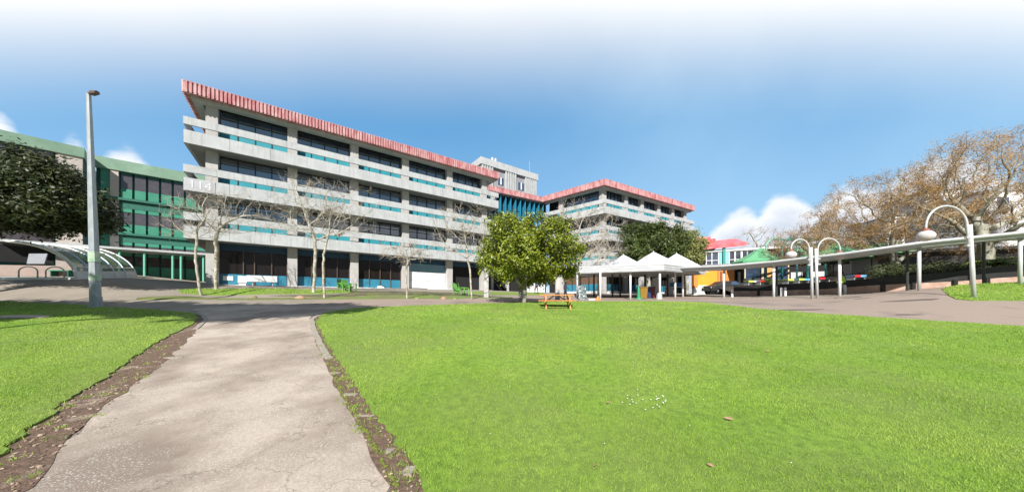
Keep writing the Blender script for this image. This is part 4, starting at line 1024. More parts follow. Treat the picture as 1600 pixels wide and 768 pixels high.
# kiosk canopy with tent roofs
def kiosk():
    p0 = W(903, 0, 28.2); p1 = W(1037, 0, 25.6); p2 = W(1100, 0, 29.5)
    t = thing('market_canopy', 'flat grey canopy on white posts with four white pyramid roofs behind it', 'canopy', at(985, 27))
    zb = hgt(426.5, 28); zt = zb+.62
    pl = [p0.xy, p1.xy, p2.xy]
    q = [p0.xy, p1.xy, p2.xy, p2.xy+Vector((-2.5, 4.5)), p0.xy+Vector((1.0, 6.0))]
    MB().prism([(v.x, v.y) for v in q], zb+.12, zt-.08).build('roof', M_walk, t)
    mb = MB(); strip1(mb, [q[4], q[0], q[1], q[2], q[3]], -.05, .02, zb, zt)
    mb.build('fascia', M_walk, t)
    for k in range(3): strip1(MB(), [q[4], q[0], q[1], q[2], q[3]], -.075, -.052, zb+.08+k*.2, zb+.13+k*.2).build('fascia_rib', M_galv, t)
    for (px, Y, h) in ((938, 27.2, 0), (985, 26.9, 0), (1031, 26.0, 0), (1055, 28.2, 0), (1067, 28.9, 0)):
        p = at(px, Y); MB().tube([(p.x, p.y, p.z-.2), (p.x, p.y, zb+.14)], .085, 10).build('post', M_white, t, smooth=True)
    p = at(902, 28.4); MB().tube([(p.x, p.y, p.z-.2), (p.x, p.y, zb+.14)], .085, 10).build('post', M_galv, t, smooth=True)
    for px in (928, 957, 969, 1008, 1043): p = at(px, 31); MB().tube([(p.x, p.y, p.z-.2), (p.x, p.y, zb+.14)], .09, 8).build('rear_post', M_dpost, t)
    p = at(1030, 25.9); MB().lathe([(.26, -.1), (.22, .35), (.12, .55), (.09, .56)], p, 10).build('post_footing', M_conc, t)
    for (px, py, Y, hw, lb, m) in ((938, 405, 33, 1.95, 'greyish leftmost pyramid roof half hidden by bare twigs', M_conc), (974, 397.5, 31.8, 2.0, 'second white pyramid roof from the left above the canopy', M_roofw), (1021, 393, 30.0, 2.1, 'tallest white pyramid roof in the middle of the canopy', M_roofw), (1057, 395.5, 32.0, 2.1, 'rightmost white pyramid roof above the canopy', M_roofw)):
        a = W(px, py, Y); zbz = zt+.02; mb = MB(); th = R(18); cs = [(math.cos(th+k*math.pi/2+math.pi/4)*hw*1.35, math.sin(th+k*math.pi/2+math.pi/4)*hw*1.35) for k in range(4)]
        k = 6; V = []; Fc = []
        for i in range(k+1):
            s = i/k; rr = (1-s)**.93 if s < 1 else 0; z = zbz+(a.z-zbz)*(s**1.12)
            V += [(a.x+c[0]*rr, a.y+c[1]*rr, z) for c in cs]
        for i in range(k):
            for j in range(4): Fc.append((i*4+j, i*4+(j+1) % 4, (i+1)*4+(j+1) % 4, (i+1)*4+j))
        Fc.append((3, 2, 1, 0)); mb.add(V, Fc)
        mb.prism([(a.x+c[0], a.y+c[1]) for c in cs], zbz-.28, zbz-.01)
        o = mb.build('tent_roof', m, t); o['label'] = lb
        MB().lathe([(.06, -.06), (.05, .05), (.001, .12)], a, 8).build('finial', M_galv, o)
kiosk()
# things under the canopy
def bin_(px, Y, m, lb, h=.95, w=.28):
    p = at(px, Y); t = thing('wheelie_bin', lb, 'bin', p, 'bins under the canopy')
    b = MB(); b.add([p+Vector(v) for v in ((-w*.8, -w*.8, .04), (w*.8, -w*.8, .04), (w*.8, w*.8, .04), (-w*.8, w*.8, .04), (-w, -w, h), (w, -w, h), (w, w, h), (-w, w, h))], [(3, 2, 1, 0), (4, 5, 6, 7), (0, 1, 5, 4), (1, 2, 6, 5), (2, 3, 7, 6), (3, 0, 4, 7)]); b.build('bin_body', m, t)
    MB().box(p.x-w-.02, p.x+w+.02, p.y-w-.04, p.y+w+.02, p.z+h, p.z+h+.07).build('lid', m, t, bevel=.02)
    for s in (-1, 1): MB().tube([p+Vector((s*w-.03*s, w, .1)), p+Vector((s*w+.03*s, w, .1))], .1, 10).build('wheel', M_black, t)
bin_(1004, 27.6, mat('bin_yellow', (.26, .15, .02), .5), 'mustard yellow bin under the canopy', 1.0, .34)  # bin colours are dulled to put the canopy's shade into them
bin_(1011.5, 28.2, mat('bin_blue', (.02, .035, .12), .5), 'dark blue bin beside the mustard yellow one', 1.0, .26)
bin_(1017.5, 28.4, mat('bin_red', (.13, .02, .02), .5), 'dark red bin at the right of the row of bins', 1.0, .26)
p = at(998, 27.2); mb = MB().lathe([(.42, 0), (.40, .06), (.16, .12), (.10, .9), (.02, 1.15)], p, 12); tag(mb.build('floor_sign', mat('sign_green', (.02, .28, .12), .5)), 'green cone shaped marker in front of the yellow bin', 'marker')
# a frame sign
p = at(909, 27.0); t = thing('sandwich_board', 'black and white sandwich board at the left end of the canopy', 'sign', p)
for s in (-1, 1):
    mb = MB(); a = p+Vector((0, 0, 1.25)); b = p+Vector((0, s*.35, 0)); e = Vector((.36, 0, 0)); f = Vector((0, .02, 0))
    mb.add([b-e-f, b+e-f, b+e+f, b-e+f, a-e-f, a+e-f, a+e+f, a-e+f], [(3, 2, 1, 0), (4, 5, 6, 7), (0, 1, 5, 4), (1, 2, 6, 5), (2, 3, 7, 6), (3, 0, 4, 7)])
    mb.build('panel', mat('poster', (.5, .52, .52), .5, (.02, .05, .05), 9, lo=.40, hi=.46), t)
p = at(934, 24.6); mb = MB().lathe([(.26, 0), (.26, .04), (.15, .05), (.11, .14), (.03, .30), (.001, .30)], p, 14, sx=1.4); tag(mb.build('traffic_cone', mat('cone_orange', (.85, .22, .04), .6)), 'low orange marker on the paving left of the canopy', 'cone')
p = at(926, 24.8); mb = MB().lathe([(.001, .0), (.25, .01), (.22, .10), (.001, .14)], p, 10, sx=1.5); tag(mb.build('sack', M_white, smooth=True), 'small white sack lying beside the orange marker', 'sack')
# white counters deep under the canopy
for (px, Y, w, m, lb) in ((1025, 33, .35, M_white, 'narrow white panel standing under the canopy'), (1048, 34, .3, M_white, 'white banner stand deep under the canopy right side')):
    p = at(px, Y); t = MB().box(p.x-w, p.x+w, p.y-.05, p.y+.05, p.z+.3, p.z+1.9); t.box(p.x-w*.8, p.x+w*.8, p.y-.2, p.y+.2, p.z, p.z+.3); tag(t.build('banner_stand', m), lb, 'banner')
p = at(1055, 33.5); t = thing('stall_table', 'table with blue cloth at the right under the canopy', 'table', p); MB().box(p.x-1.1, p.x+1.1, p.y-.35, p.y+.35, p.z+.85, p.z+.92).build('tabletop', M_white, t); MB().box(p.x-.4, p.x+.5, p.y-.36, p.y+.3, p.z+.92, p.z+1.35).build('cloth', mat('bright_blue', (.02, .18, .50), .6), t)
for dx in (-1, 1): MB().box(p.x+dx-.03, p.x+dx+.03, p.y-.3, p.y+.3, p.z-.1, p.z+.85).build('leg', M_galv, t)

# ------------------------------------------------------------------ small things by the main building
def adirondack(px, Y, rz, lb):
    p = at(px, Y); t = thing('garden_chair', lb, 'chair', p, 'lime green garden chairs', rz=rz); 
    ROOT[t.name] = Vector((0, 0, 0))
    sl = MB()
    for k in range(5): 
        sl.box(-.28, .28, -.30+k*.12, -.30+k*.12+.105, .36-.03*k, .39-.03*k)
    sl.build('seat', M_chair, t)
    bk = MB(); Mb = Matrix.Translation((0, .28, .24)) @ Matrix.Rotation(R(-18), 4, 'X')
    for k in range(5): bk.box(-.28+k*.115, -.28+k*.115+.10, 0, .025, 0, .78-.05*abs(k-2), Mb)
    bk.build('backrest', M_chair, t)
    for s in (-1, 1):
        MB().box(s*.36-.07, s*.36+.07, -.38, .36, .58, .61).build('armrest', M_chair, t)
        MB().box(s*.33-.035, s*.33+.035, -.36, -.27, 0, .58).build('leg', M_chair, t); MB().box(s*.33-.03, s*.33+.03, .26, .33, 0, .58).build('leg', M_chair, t)
adirondack(538, 24.0, R(65), 'lime green garden chair at the end of the grass strip')
adirondack(546, 23.4, R(75), 'lime green garden chair right behind another on the left')
adirondack(726, 24.6, R(100), 'lime green garden chair beside the small bare tree trunk')
adirondack(717, 25.4, R(60), 'lime green low chair half hidden behind another near the entrance')
f = fm
def onf(t, off): q = fm.pt(t, off); return Vector((q.x, q.y, G(q.x, q.y)))
ta = fm.t(386, .2); tb = fm.t(433, .2); M = fm.M()
t = thing('covered_table', 'long white covered table against the blue panels', 'table', onf(ta, 0)); zz = onf((ta+tb)/2, .1).z
MB().box(ta, tb, .0, .6, zz+.35, zz+.85, M).build('tablecloth', M_white, t)
for q in (ta+.35, tb-.3): MB().box(q-.03, q+.03, .1, .5, zz-.2, zz+.35, M).build('leg', M_galv, t)
ta2 = fm.t(371.5, .3); t = MB().box(ta2, ta2+.55, .3, .7, zz+.25, zz+.80, M); t.box(ta2+.05, ta2+.5, .35, .65, zz-.2, zz+.25, M); tag(t.build('cabinet', M_white), 'small white cabinet left of the long white table', 'cabinet')
ta2 = fm.t(347.5, 1.1); t = MB().box(ta2, ta2+.62, GW-.04, GW-.004, Z_BASE+.42, Z_BASE+.78, M); tag(t.build('notice', M_white), 'white notice fixed on the first blue panel', 'notice')
ta2 = fm.t(592, .4); t = MB().box(ta2, ta2+.42, .9, 1.2, Z_BASE+.06, Z_BASE+.28, M); t.box(ta2+.45, ta2+.62, .9, 1.2, Z_BASE+.06, Z_BASE+.2, M); tag(t.build('parcel', M_white), 'small white parcels on the step below the third bay', 'parcel')
def stone(px, Y, s, m, lb):
    p = at(px, Y); r = random.Random(int(px)); mb = MB(); n = 9; prof = [(1.0, -.2), (1.05, .15), (.8, .55), (.45, .8), (.01, .88)]
    V = []
    for (a, z) in prof:
        for k in range(n): th = 2*math.pi*k/n; q = a*r.uniform(.85, 1.15); V.append(p+Vector((q*s[0]*math.cos(th), q*s[1]*math.sin(th), z*s[2])))
    mb.add(V, [(i*n+k, i*n+(k+1) % n, (i+1)*n+(k+1) % n, (i+1)*n+k) for i in range(len(prof)-1) for k in range(n)]); o = mb.build('boulder', m, smooth=True); tag(o, lb, 'rock', 'rocks along the verge')
mS1 = mat('olive_rock', (.26, .25, .14), .9, (.18, .17, .09), 6, 5, .02, 20); mS2 = mat('orange_rock', (.42, .27, .17), .9, (.32, .20, .13), 6, 5, .02, 20)
stone(395, 19.2, (.26, .2, .22), mS1, 'mossy olive rock on the verge below the long white table'); stone(469, 19.4, (.34, .22, .22), mS2, 'pinkish rock on the verge left of the white trunked tree')
stone(652, 19.6, (.17, .13, .13), mS1, 'small mossy rock right of the flat topped bare tree'); stone(693, 19.6, (.17, .14, .20), mS2, 'rusty orange rock on the verge between two small trees'); stone(711, 19.5, (.16, .12, .12), mS1, 'small mossy rock left of the thin trunk by the big tree')
# bottle-like white post group under the big tree
for (px, Y, h, lb) in ((813, 20.5, 2.9, 'left white post behind the big tree trunk'), (817.5, 20.9, 2.8, 'right white post behind the big tree trunk'), (760, 22.5, 2.2, 'white squared post at the left edge of the big tree crown'), (871, 24, 2.7, 'pale post right of the big tree under its crown')):
    p = at(px, Y); w = .11 if px < 850 and px != 760 else .17
    mb = MB().box(p.x-w, p.x+w, p.y-w, p.y+w, p.z-.1, p.z+h); mb.box(p.x-w-.03, p.x+w+.03, p.y-w-.03, p.y+w+.03, p.z+h, p.z+h+.06); tag(mb.build('post', M_coln, bevel=.015), lb, 'post')

# ------------------------------------------------------------------ people
def person(p, H, rz, lb, top, legs, skin=(.42, .26, .19), hair=(.03, .02, .015), pose='walk'):
    t = thing('person', lb, 'person', p, rz=rz); ROOT[t.name] = Vector((0, 0, 0)); s = H/1.75
    vs_, es, rs = [], [], []
    def v(x, y, z, r): vs_.append((x*s, y*s, z*s)); rs.append(r*s); return len(vs_)-1
    hip = v(0, 0, .95, .135); wa = v(0, 0, 1.12, .125); ch = v(0, 0, 1.34, .15); nk = v(0, 0, 1.49, .06); hd = v(0, -.02, 1.60, .085); ht = v(0, -.01, 1.70, .075)
    es += [(hip, wa), (wa, ch), (ch, nk), (nk, hd), (hd, ht)]
    for sd, f in ((-1, .18), (1, -.16)):
        a = v(sd*.09, 0, .88, .10); k = v(sd*.10, -f*.6, .50, .065); an = v(sd*.10, -f*.3+(.1 if f < 0 else -.12), .09, .042); to = v(sd*.11, -f*.3+(-.06 if f < 0 else -.30), .04, .038)
        es += [(hip, a), (a, k), (k, an), (an, to)]
        sh = v(sd*.17, 0, 1.42, .06); el = v(sd*.24, f*.3+.02, 1.14, .042); wr = v(sd*.24, f*.9-.08, .92, .030); hn = v(sd*.24, f*1.0-.10, .84, .035)
        es += [(ch, sh), (sh, el), (el, wr), (wr, hn)]
    me = bpy.data.meshes.new('body'); me.from_pydata(vs_, es, []); me.update(); o = bpy.data.objects.new('body', me); COL.objects.link(o); o.parent = t
    sk = o.modifiers.new('skin', 'SKIN'); 
    for i, q in enumerate(me.skin_vertices[0].data): q.radius = (rs[i], rs[i]*.8); q.use_root = (i == 0)
    sb_ = o.modifiers.new('sub', 'SUBSURF'); sb_.levels = 1; sb_.render_levels = 2
    m = bpy.data.materials.new('clothed_skin'); m.use_nodes = True; N = m.node_tree.nodes; L = m.node_tree.links; b = N['Principled BSDF']; b.inputs['Roughness'].default_value = .8
    tc = N.new('ShaderNodeTexCoord'); sp = N.new('ShaderNodeSeparateXYZ'); L.new(tc.outputs['Object'], sp.inputs[0]); cr_ = N.new('ShaderNodeValToRGB'); cr_.color_ramp.interpolation = 'CONSTANT'
    dv = N.new('ShaderNodeMath'); dv.operation = 'DIVIDE'; dv.inputs[1].default_value = 1.8*s; L.new(sp.outputs[2], dv.inputs[0]); L.new(dv.outputs[0], cr_.inputs[0])
    el_ = cr_.color_ramp.elements; el_[0].position = 0; el_[0].color = (.02, .02, .02, 1); el_[1].position = .07; el_[1].color = (*legs, 1)
    for pos, c in ((.545, top), (.83, skin)): e = el_.new(pos); e.color = (*c, 1)
    L.new(cr_.outputs[0], b.inputs['Base Color']); me.materials.append(m)
    hm = MB().lathe([(.001, .115)]+[(.098*math.sin(math.pi*k/10), .115*math.cos(math.pi*k/10)) for k in range(1, 7)], (0, .018*s, 1.665*s), 12); hm.build('hair', mat('dark_hair', hair, .7), t, smooth=True)
    return t
person(at(883.5, 25.5), 1.72, R(70), 'person in dark clothes walking behind the picnic table', (.03, .035, .06), (.015, .015, .02))
person(at(1315.5, 22.0), 1.66, R(200), 'person in bright yellow green vest and black trousers by a walkway post', (.45, .75, .12), (.015, .015, .018))
person(at(838, 33.5), 1.65, R(120), 'person in blue jacket standing far behind the big tree', (.10, .16, .42), (.08, .03, .03))

# ------------------------------------------------------------------ cafe area on the right
def cafe():
    a = W(1096, 0, 44); c = W(1232, 0, 40); fc = Face(a, c); M = fc.M(); Y = 42
    t = thing('cafe_building', 'two storey cafe with aqua trim and red metal roof', 'building', (a.x, a.y, 2.6)); z1 = hgt(389.5, 43)
    MB().box(0, fc.L, .3, 9, 2, z1, M).build('wall', M_dark, t)
    z0 = hgt(413, 43)
    wins = [(1104, 1112), (1113, 1122.5), (1140, 1148), (1149.5, 1158), (1160, 1167.5), (1168.5, 1178), (1179, 1188)]
    for (xa, xb) in wins:
        ta, tb = fc.t(xa), fc.t(xb); w = MB().box(ta, tb, .22, .3, z0+.1, z1-.35, M).build('window', M_glass, t)
        fr = MB(); fr.box(ta-.09, ta+.03, .05, .21, z0, z1-.3, M); fr.box(tb-.03, tb+.09, .05, .21, z0, z1-.3, M); fr.box(ta+.03, tb-.03, .06, .21, z1-.38, z1-.28, M); fr.box(ta+.03, tb-.03, .06, .21, z0+.6, z0+.68, M); fr.build('window_frame', M_white, w)
    for (xa, xb, m) in ((1123.5, 1129, M_aqua), (1133.5, 1139, M_aqua), (1189.5, 1195, M_aqua)): MB().box(fc.t(xa), fc.t(xb), 0, .29, z0-.3, z1-.05, M).build('aqua_pier', m, t)
    MB().box(fc.t(1129), fc.t(1133), -.3, .28, z0-.5, z1+.25, M).build('downpipe_column', M_aqua2, t)
    MB().box(-.3, fc.L+.2, -.1, .28, z1-.28, z1-.02, M).build('gutter_board', M_white, t)
    # sloping red roof
    P = [fc.pt(-1.5, -.5), fc.pt(fc.t(1165), -.5), fc.pt(fc.t(1165)-.5, 4), fc.pt(-1.5, 4)]
    mb = MB(); z2 = z1+1.5; mb.add([(P[0].x, P[0].y, z1), (P[1].x, P[1].y, z1+.3), (P[2].x, P[2].y, z2+.55), (P[3].x, P[3].y, z2+.15), (P[0].x, P[0].y, z1+.5), (P[1].x, P[1].y, z1+.75), (P[2].x, P[2].y, z2+.6), (P[3].x, P[3].y, z2+.2)], [(4, 5, 6, 7), (0, 1, 5, 4), (1, 2, 6, 5), (3, 2, 1, 0), (0, 4, 7, 3), (2, 3, 7, 6)])
    mr_ = mat('red_roof', (.62, .06, .08), .45, (.70, .16, .17), 1.2, c3=(.7, .35, .35), s3=.7, f3=(.55, .75)); rf = mb.build('roof', mr_, t)
    mb = MB(); q = Face(fc.pt(-1.5, 2.2), fc.pt(fc.t(1115), 2.2)); mb.box(0, q.L, 0, 3, z1+.5, hgt(368.5, 45), q.M()); mb.build('roof_box', mr_, rf)
    qa = Face(fc.pt(fc.t(1116.5), 2.4), fc.pt(fc.t(1124), 2.4)); mb = MB(); mb.box(0, .35, 0, 2, z1+.5, hgt(371.5, 45), qa.M()); mb.box(qa.L-.35, qa.L, 0, 2, z1+.5, hgt(371.5, 45), qa.M()); mb.box(.36, qa.L-.36, 0, 2, hgt(374, 45), hgt(371.5, 45), qa.M()); mb.build('roof_vent', mr_, rf)
    # ground floor timber framed windows
    MB().box(fc.t(1162), fc.L, -.2, .28, 2, 4.0, M).build('timber_sill', mat('pale_timber', (.45, .31, .16), .7, (.34, .22, .11), 4), t)
    for (xa, xb) in ((1164.5, 1189), (1192.5, 1209), (1212, 1230)):
        ta, tb = fc.t(xa), fc.t(xb); w = MB().box(ta, tb, -.1, .25, 4.02, z0-.6, M).build('window', M_glass, t); fr = MB(); fr.box(ta-.14, ta-.005, -.22, .25, 3.9, z0-.5, M); fr.box(tb+.005, tb+.14, -.22, .25, 3.9, z0-.5, M); fr.box(ta-.14, tb+.14, -.22, .25, z0-.5, z0-.38, M); fr.build('window_frame', mat('pale_timber2', (.60, .48, .32), .7), w)
    ta = fc.t(1196); MB().box(ta, fc.t(1206.5), -.28, -.12, 4.7, 5.9, M).build('poster', mat('poster_warm', (.75, .62, .5), .6, (.75, .30, .08), .9, lo=.45, hi=.5), t)
cafe()
def orange():
    a = W(1087, 0, 37.5); c = W(1147.5, 0, 35.5); fo = Face(a, c); M = fo.M(); t = thing('orange_building', 'single storey bright orange walled building with white base', 'building', (a.x, a.y, 2.3)); z0 = 2.0; z1 = hgt(417, 37)
    MB().box(0, fo.L, .05, 5, z0, z1, M).build('wall', M_orange, t); MB().box(0, fo.t(1122), -.02, .04, z0, hgt(445, 36.5), M).build('white_base', M_white, t)
    MB().box(fo.t(1122), fo.L, -.06, .04, z0, z1, M).build('orange_trim', M_orange2, t); MB().box(fo.t(1125.5), fo.t(1128), -.1, -.07, hgt(440, 36), hgt(424, 36), M).build('slot_window', mat('brick_red', (.2, .05, .02), .7), t)
    b = W(1164, 0, 36.5); fd = Face(c.xy, b.xy); dr = MB().box(0.02, fd.L-.02, .3, 4, z0, z1, fd.M()).build('dark_entry', M_dark, t)
    MB().box(fd.t(1147.5), fd.t(1159), .15, .28, hgt(443, 35.8), hgt(440.5, 35.8), fd.M()).build('counter', M_white, t); MB().box(fd.t(1157), fd.t(1159.5), .15, .28, hgt(440.5, 35.8), hgt(424, 35.8), fd.M()).build('door_frame', M_white, t)
    MB().box(-.3, fo.L+4.5, -.4, 5, z1, z1+.25, M).build('roof', M_conc_d, t)
    p = at(1085.5, 33.5); mb = MB().box(p.x-.22, p.x+.22, p.y-.22, p.y+.22, p.z+.75, hgt(420, 33.5)); o = mb.build('post', M_orange2); tag(o, 'tall orange post with white foot left of the orange wall', 'post'); MB().box(p.x-.2, p.x+.2, p.y-.2, p.y+.2, p.z-.1, p.z+.749).build('foot', M_white, o)
orange()
def gtent(px, Y, hw, py_a, py_e, lb):
    a = W(px, py_a, Y); ze = hgt(py_e, Y); g = at(px, Y); t = thing('market_umbrella', lb, 'umbrella', g, 'green canvas umbrellas at the cafe')
    mb = MB(); n = 8; V = [(a.x, a.y, a.z)]
    for (rr, z) in ((.55, ze+(a.z-ze)*.40), (1, ze), (1.0, ze-.22)):
        V += [(a.x+hw*rr*math.cos(2*math.pi*(k+.5)/n), a.y+hw*rr*.8*math.sin(2*math.pi*(k+.5)/n), z) for k in range(n)]
    mb.add(V, [(0, 1+k, 1+(k+1) % n) for k in range(n)]+[(1+r_*n+k, 1+(r_+1)*n+k, 1+(r_+1)*n+(k+1) % n, 1+r_*n+(k+1) % n) for r_ in range(2) for k in range(n)]); mb.build('canopy', M_tentg, t)
    MB().tube([(a.x, a.y, g.z-.1), (a.x, a.y, a.z-.02)], .05, 8).build('pole', M_dpost, t)
    r = MB()
    for k in range(8): r.tube([(a.x, a.y, a.z-.06), (a.x+hw*.97*math.cos(2*math.pi*(k+.5)/n), a.y+hw*.78*math.sin(2*math.pi*(k+.5)/n), ze-.03)], .02, 4)
    r.build('ribs', M_dpost, t)
gtent(1189, 34, 2.9, 386, 409, 'left green canvas umbrella before the aqua trimmed cafe')
gtent(1302, 29, 3.0, 378, 402, 'large green canvas umbrella behind the pair of gooseneck lamps')
gtent(1362, 29.5, 2.8, 379, 396, 'right green canvas umbrella near the pale grey wall')
# aqua arched pergola
def pergola():
    t = thing('pergola', 'aqua and green arched steel pergola behind the paired lamps', 'pergola', at(1240, 36))
    for i, px in enumerate((1197, 1222, 1245, 1262, 1290)):
        p = at(px, 36); zt_ = hgt(375, 36); MB().tube([(p.x, p.y, p.z), (p.x, p.y, zt_-1.0)]+[(p.x+1.3*(1-math.cos(k*math.pi/12)), p.y, zt_-1+1.3*math.sin(k*math.pi/12)) for k in range(1, 7)], .11, 6).build('arch', M_aqua if i in (0, 2) else M_aqua2, t)
    a = at(1197, 36); b = at(1292, 36)
    for z in (hgt(374, 36), hgt(382, 36)): MB().box(a.x+1, b.x+1.4, 35.9, 36.1, z-.1, z+.1).build('beam', M_aqua2, t)
    for px in (1243, 1250): p = at(px, 35); MB().box(p.x-.3, p.x+.3, 34.8, 35.0, hgt(409, 35), hgt(393, 35)).build('panel', mat('bright_teal', (.02, .42, .42), .5), t)
pergola()
# dark timber hoarding and stone retaining wall along the walkway
def retaining():
    px = [1146, 1210, 1290, 1370, 1436, 1500, 1560, 1640]; Ys = [28.6, 26.3, 24.0, 21.5, 20.3, 19.6, 19.2, 18.8]
    zt_ = [hgt(454.5, 28.6), hgt(454, 26.3), hgt(451, 24), hgt(445, 21.5), hgt(442, 20.3), hgt(439, 19.6), hgt(434, 19.2), hgt(429, 18.8)]
    zh = [hgt(446, 28.6), hgt(444, 26.3), hgt(440, 24), hgt(434, 21.5), hgt(428, 20.3), hgt(424, 19.6), hgt(416, 19.2), hgt(410, 18.8)]
    c = [W(a, 0, b).xy for a, b in zip(px, Ys)]; t = thing('retaining_wall', 'low pinkish stone wall under black boards along the walkway', 'wall', (c[3].x, c[3].y, 2.1))
    def run(zlo, zhi, d0, d1, name, m):
        f0 = offs(c, d0); f1 = offs(c, d1); V = []
        for i in range(len(c)): V += [(f0[i].x, f0[i].y, zlo[i]), (f0[i].x, f0[i].y, zhi[i]), (f1[i].x, f1[i].y, zhi[i]), (f1[i].x, f1[i].y, zlo[i])]
        n = len(c); Fc = [(i*4+k, i*4+(k+1) % 4, (i+1)*4+(k+1) % 4, (i+1)*4+k) for i in range(n-1) for k in range(4)]+[(3, 2, 1, 0), tuple((n-1)*4+k for k in range(4))]
        return MB().add(V, Fc).build(name, m, t)
    run([z-1.4 for z in zt_], zt_, 0, .35, 'stone_wall', M_brick)
    run([z+.002 for z in zt_], zh, .08, .28, 'black_boards', M_black)
    for k, p_ in enumerate((1185, 1216, 1378, 1425, 1490, 1540)):
        i = max(j for j in range(len(px)) if px[j] <= p_); a = (p_-px[i])/(px[i+1]-px[i]); q = W(p_, 0, Ys[i]*(1-a)+Ys[i+1]*a); MB().box(q.x-.12, q.x+.12, q.y-.12, q.y-.0, G(q.x, q.y)-.1, zt_[i]*(1-a)+zt_[i+1]*a+.1).build('buttress', M_black, t)
    # raised garden bed behind, filled with shrubs
    f0 = offs(c, .36); V = [(v.x, v.y, z-.15) for v, z in zip(f0, zt_)]+[(v.x+3, v.y+9, z+.6) for v, z in zip(f0, zh)]; n = len(c)
    o = MB().add(V, [(i, i+1, n+i+1, n+i) for i in range(n-1)]).build('garden_bed', mat('bed_soil', (.05, .04, .028), .95)); struct(o)
    return c, zh
cw, zh = retaining()
def shrub(p, r, h, lb, m=M_shrub, seed=1, num=900, size=.1, name='shrub', grp='shrubs in the raised bed'):
    t = thing(name, lb, 'shrub', p, grp); g = np.random.RandomState(seed); c = np.array([p.x, p.y, p.z+h*.5])
    pts = ell(c, (r, r*.7, h*.55), 90, seed, lump=.3); leaf_mass('foliage', pts, num//90, size, .10*max(1, r), m, t, seed, center=(p.x, p.y, p.z))
    mb = MB(); 
    for k in range(6): e = Vector(pts[k*7]); mb.tube([p-Vector((0, 0, .15)), e], [.03, .01], 4)
    mb.build('stems', M_twig, t)
SH = [(1385, 22.6, 1.3, 1.2, 'low dark shrub beside the pale grey wall'), (1412, 22.3, 1.5, 1.3, 'shrub at the foot of the pale tree trunk'), (1446, 21.8, 1.6, 1.2, 'brownish shrub behind the tall walkway post'), (1475, 21.3, 1.5, 1.25, 'dark shrub left of the single gooseneck lamp'), (1505, 21.2, 1.4, 1.3, 'shrub directly behind the single gooseneck lamp'), (1585, 20.6, 1.7, 1.5, 'bright shrub at the right edge above the stone wall'), (1535, 22.5, 1.5, 1.6, 'dark shrub under the palm leaves')]
for i, (px, Y, r, h, lb) in enumerate(SH): shrub(W(px, 0, Y)+Vector((0, 0, hgt(441, Y)-hgt(0, Y))), r, h, lb, M_palm if i in (5,) else M_shrub, 60+i, 2600, .09)
def palm(px, Y, z, n, ln, lb, seed):
    p = W(px, 0, Y); p.z = z; t = thing('palm', lb, 'palm', p); g = random.Random(seed); mb = MB(); st = MB().lathe([(.16, -1.2), (.13, 0), (.1, .5), (.01, .55)], p, 8); st.build('trunk', M_bark2, t)
    for k in range(n):
        a = 2*math.pi*k/n+g.uniform(-.2, .2); el = g.uniform(.2, 1.1); d = Vector((math.cos(a), math.sin(a), 0)); L_ = ln*g.uniform(.8, 1.1); pp = p+Vector((0, 0, .5)); prev = pp
        for j in range(1, 13):
            s = j/12; q = pp+d*(L_*s*math.cos(el*.7))+Vector((0, 0, L_*(s*math.sin(el)-.75*s*s))); sd = Vector((-d.y, d.x, 0)); w = .38*math.sin(math.pi*min(1, s*.9+.1))+.05
            for sg in (-1, 1): mb.add([prev, q, q+sd*sg*w+(q-prev)*.9-Vector((0, 0, .12))], [(0, 1, 2)])
            prev = q
    mb.build('fronds', M_palm, t)
palm(1553, 20.6, hgt(425, 20.6), 16, 1.7, 'green palm like plant above the wall at the far right', 3)
palm(1204, 29.5, hgt(446, 29.5), 12, .9, 'small spiky yellow green plant before the cafe poster', 5)
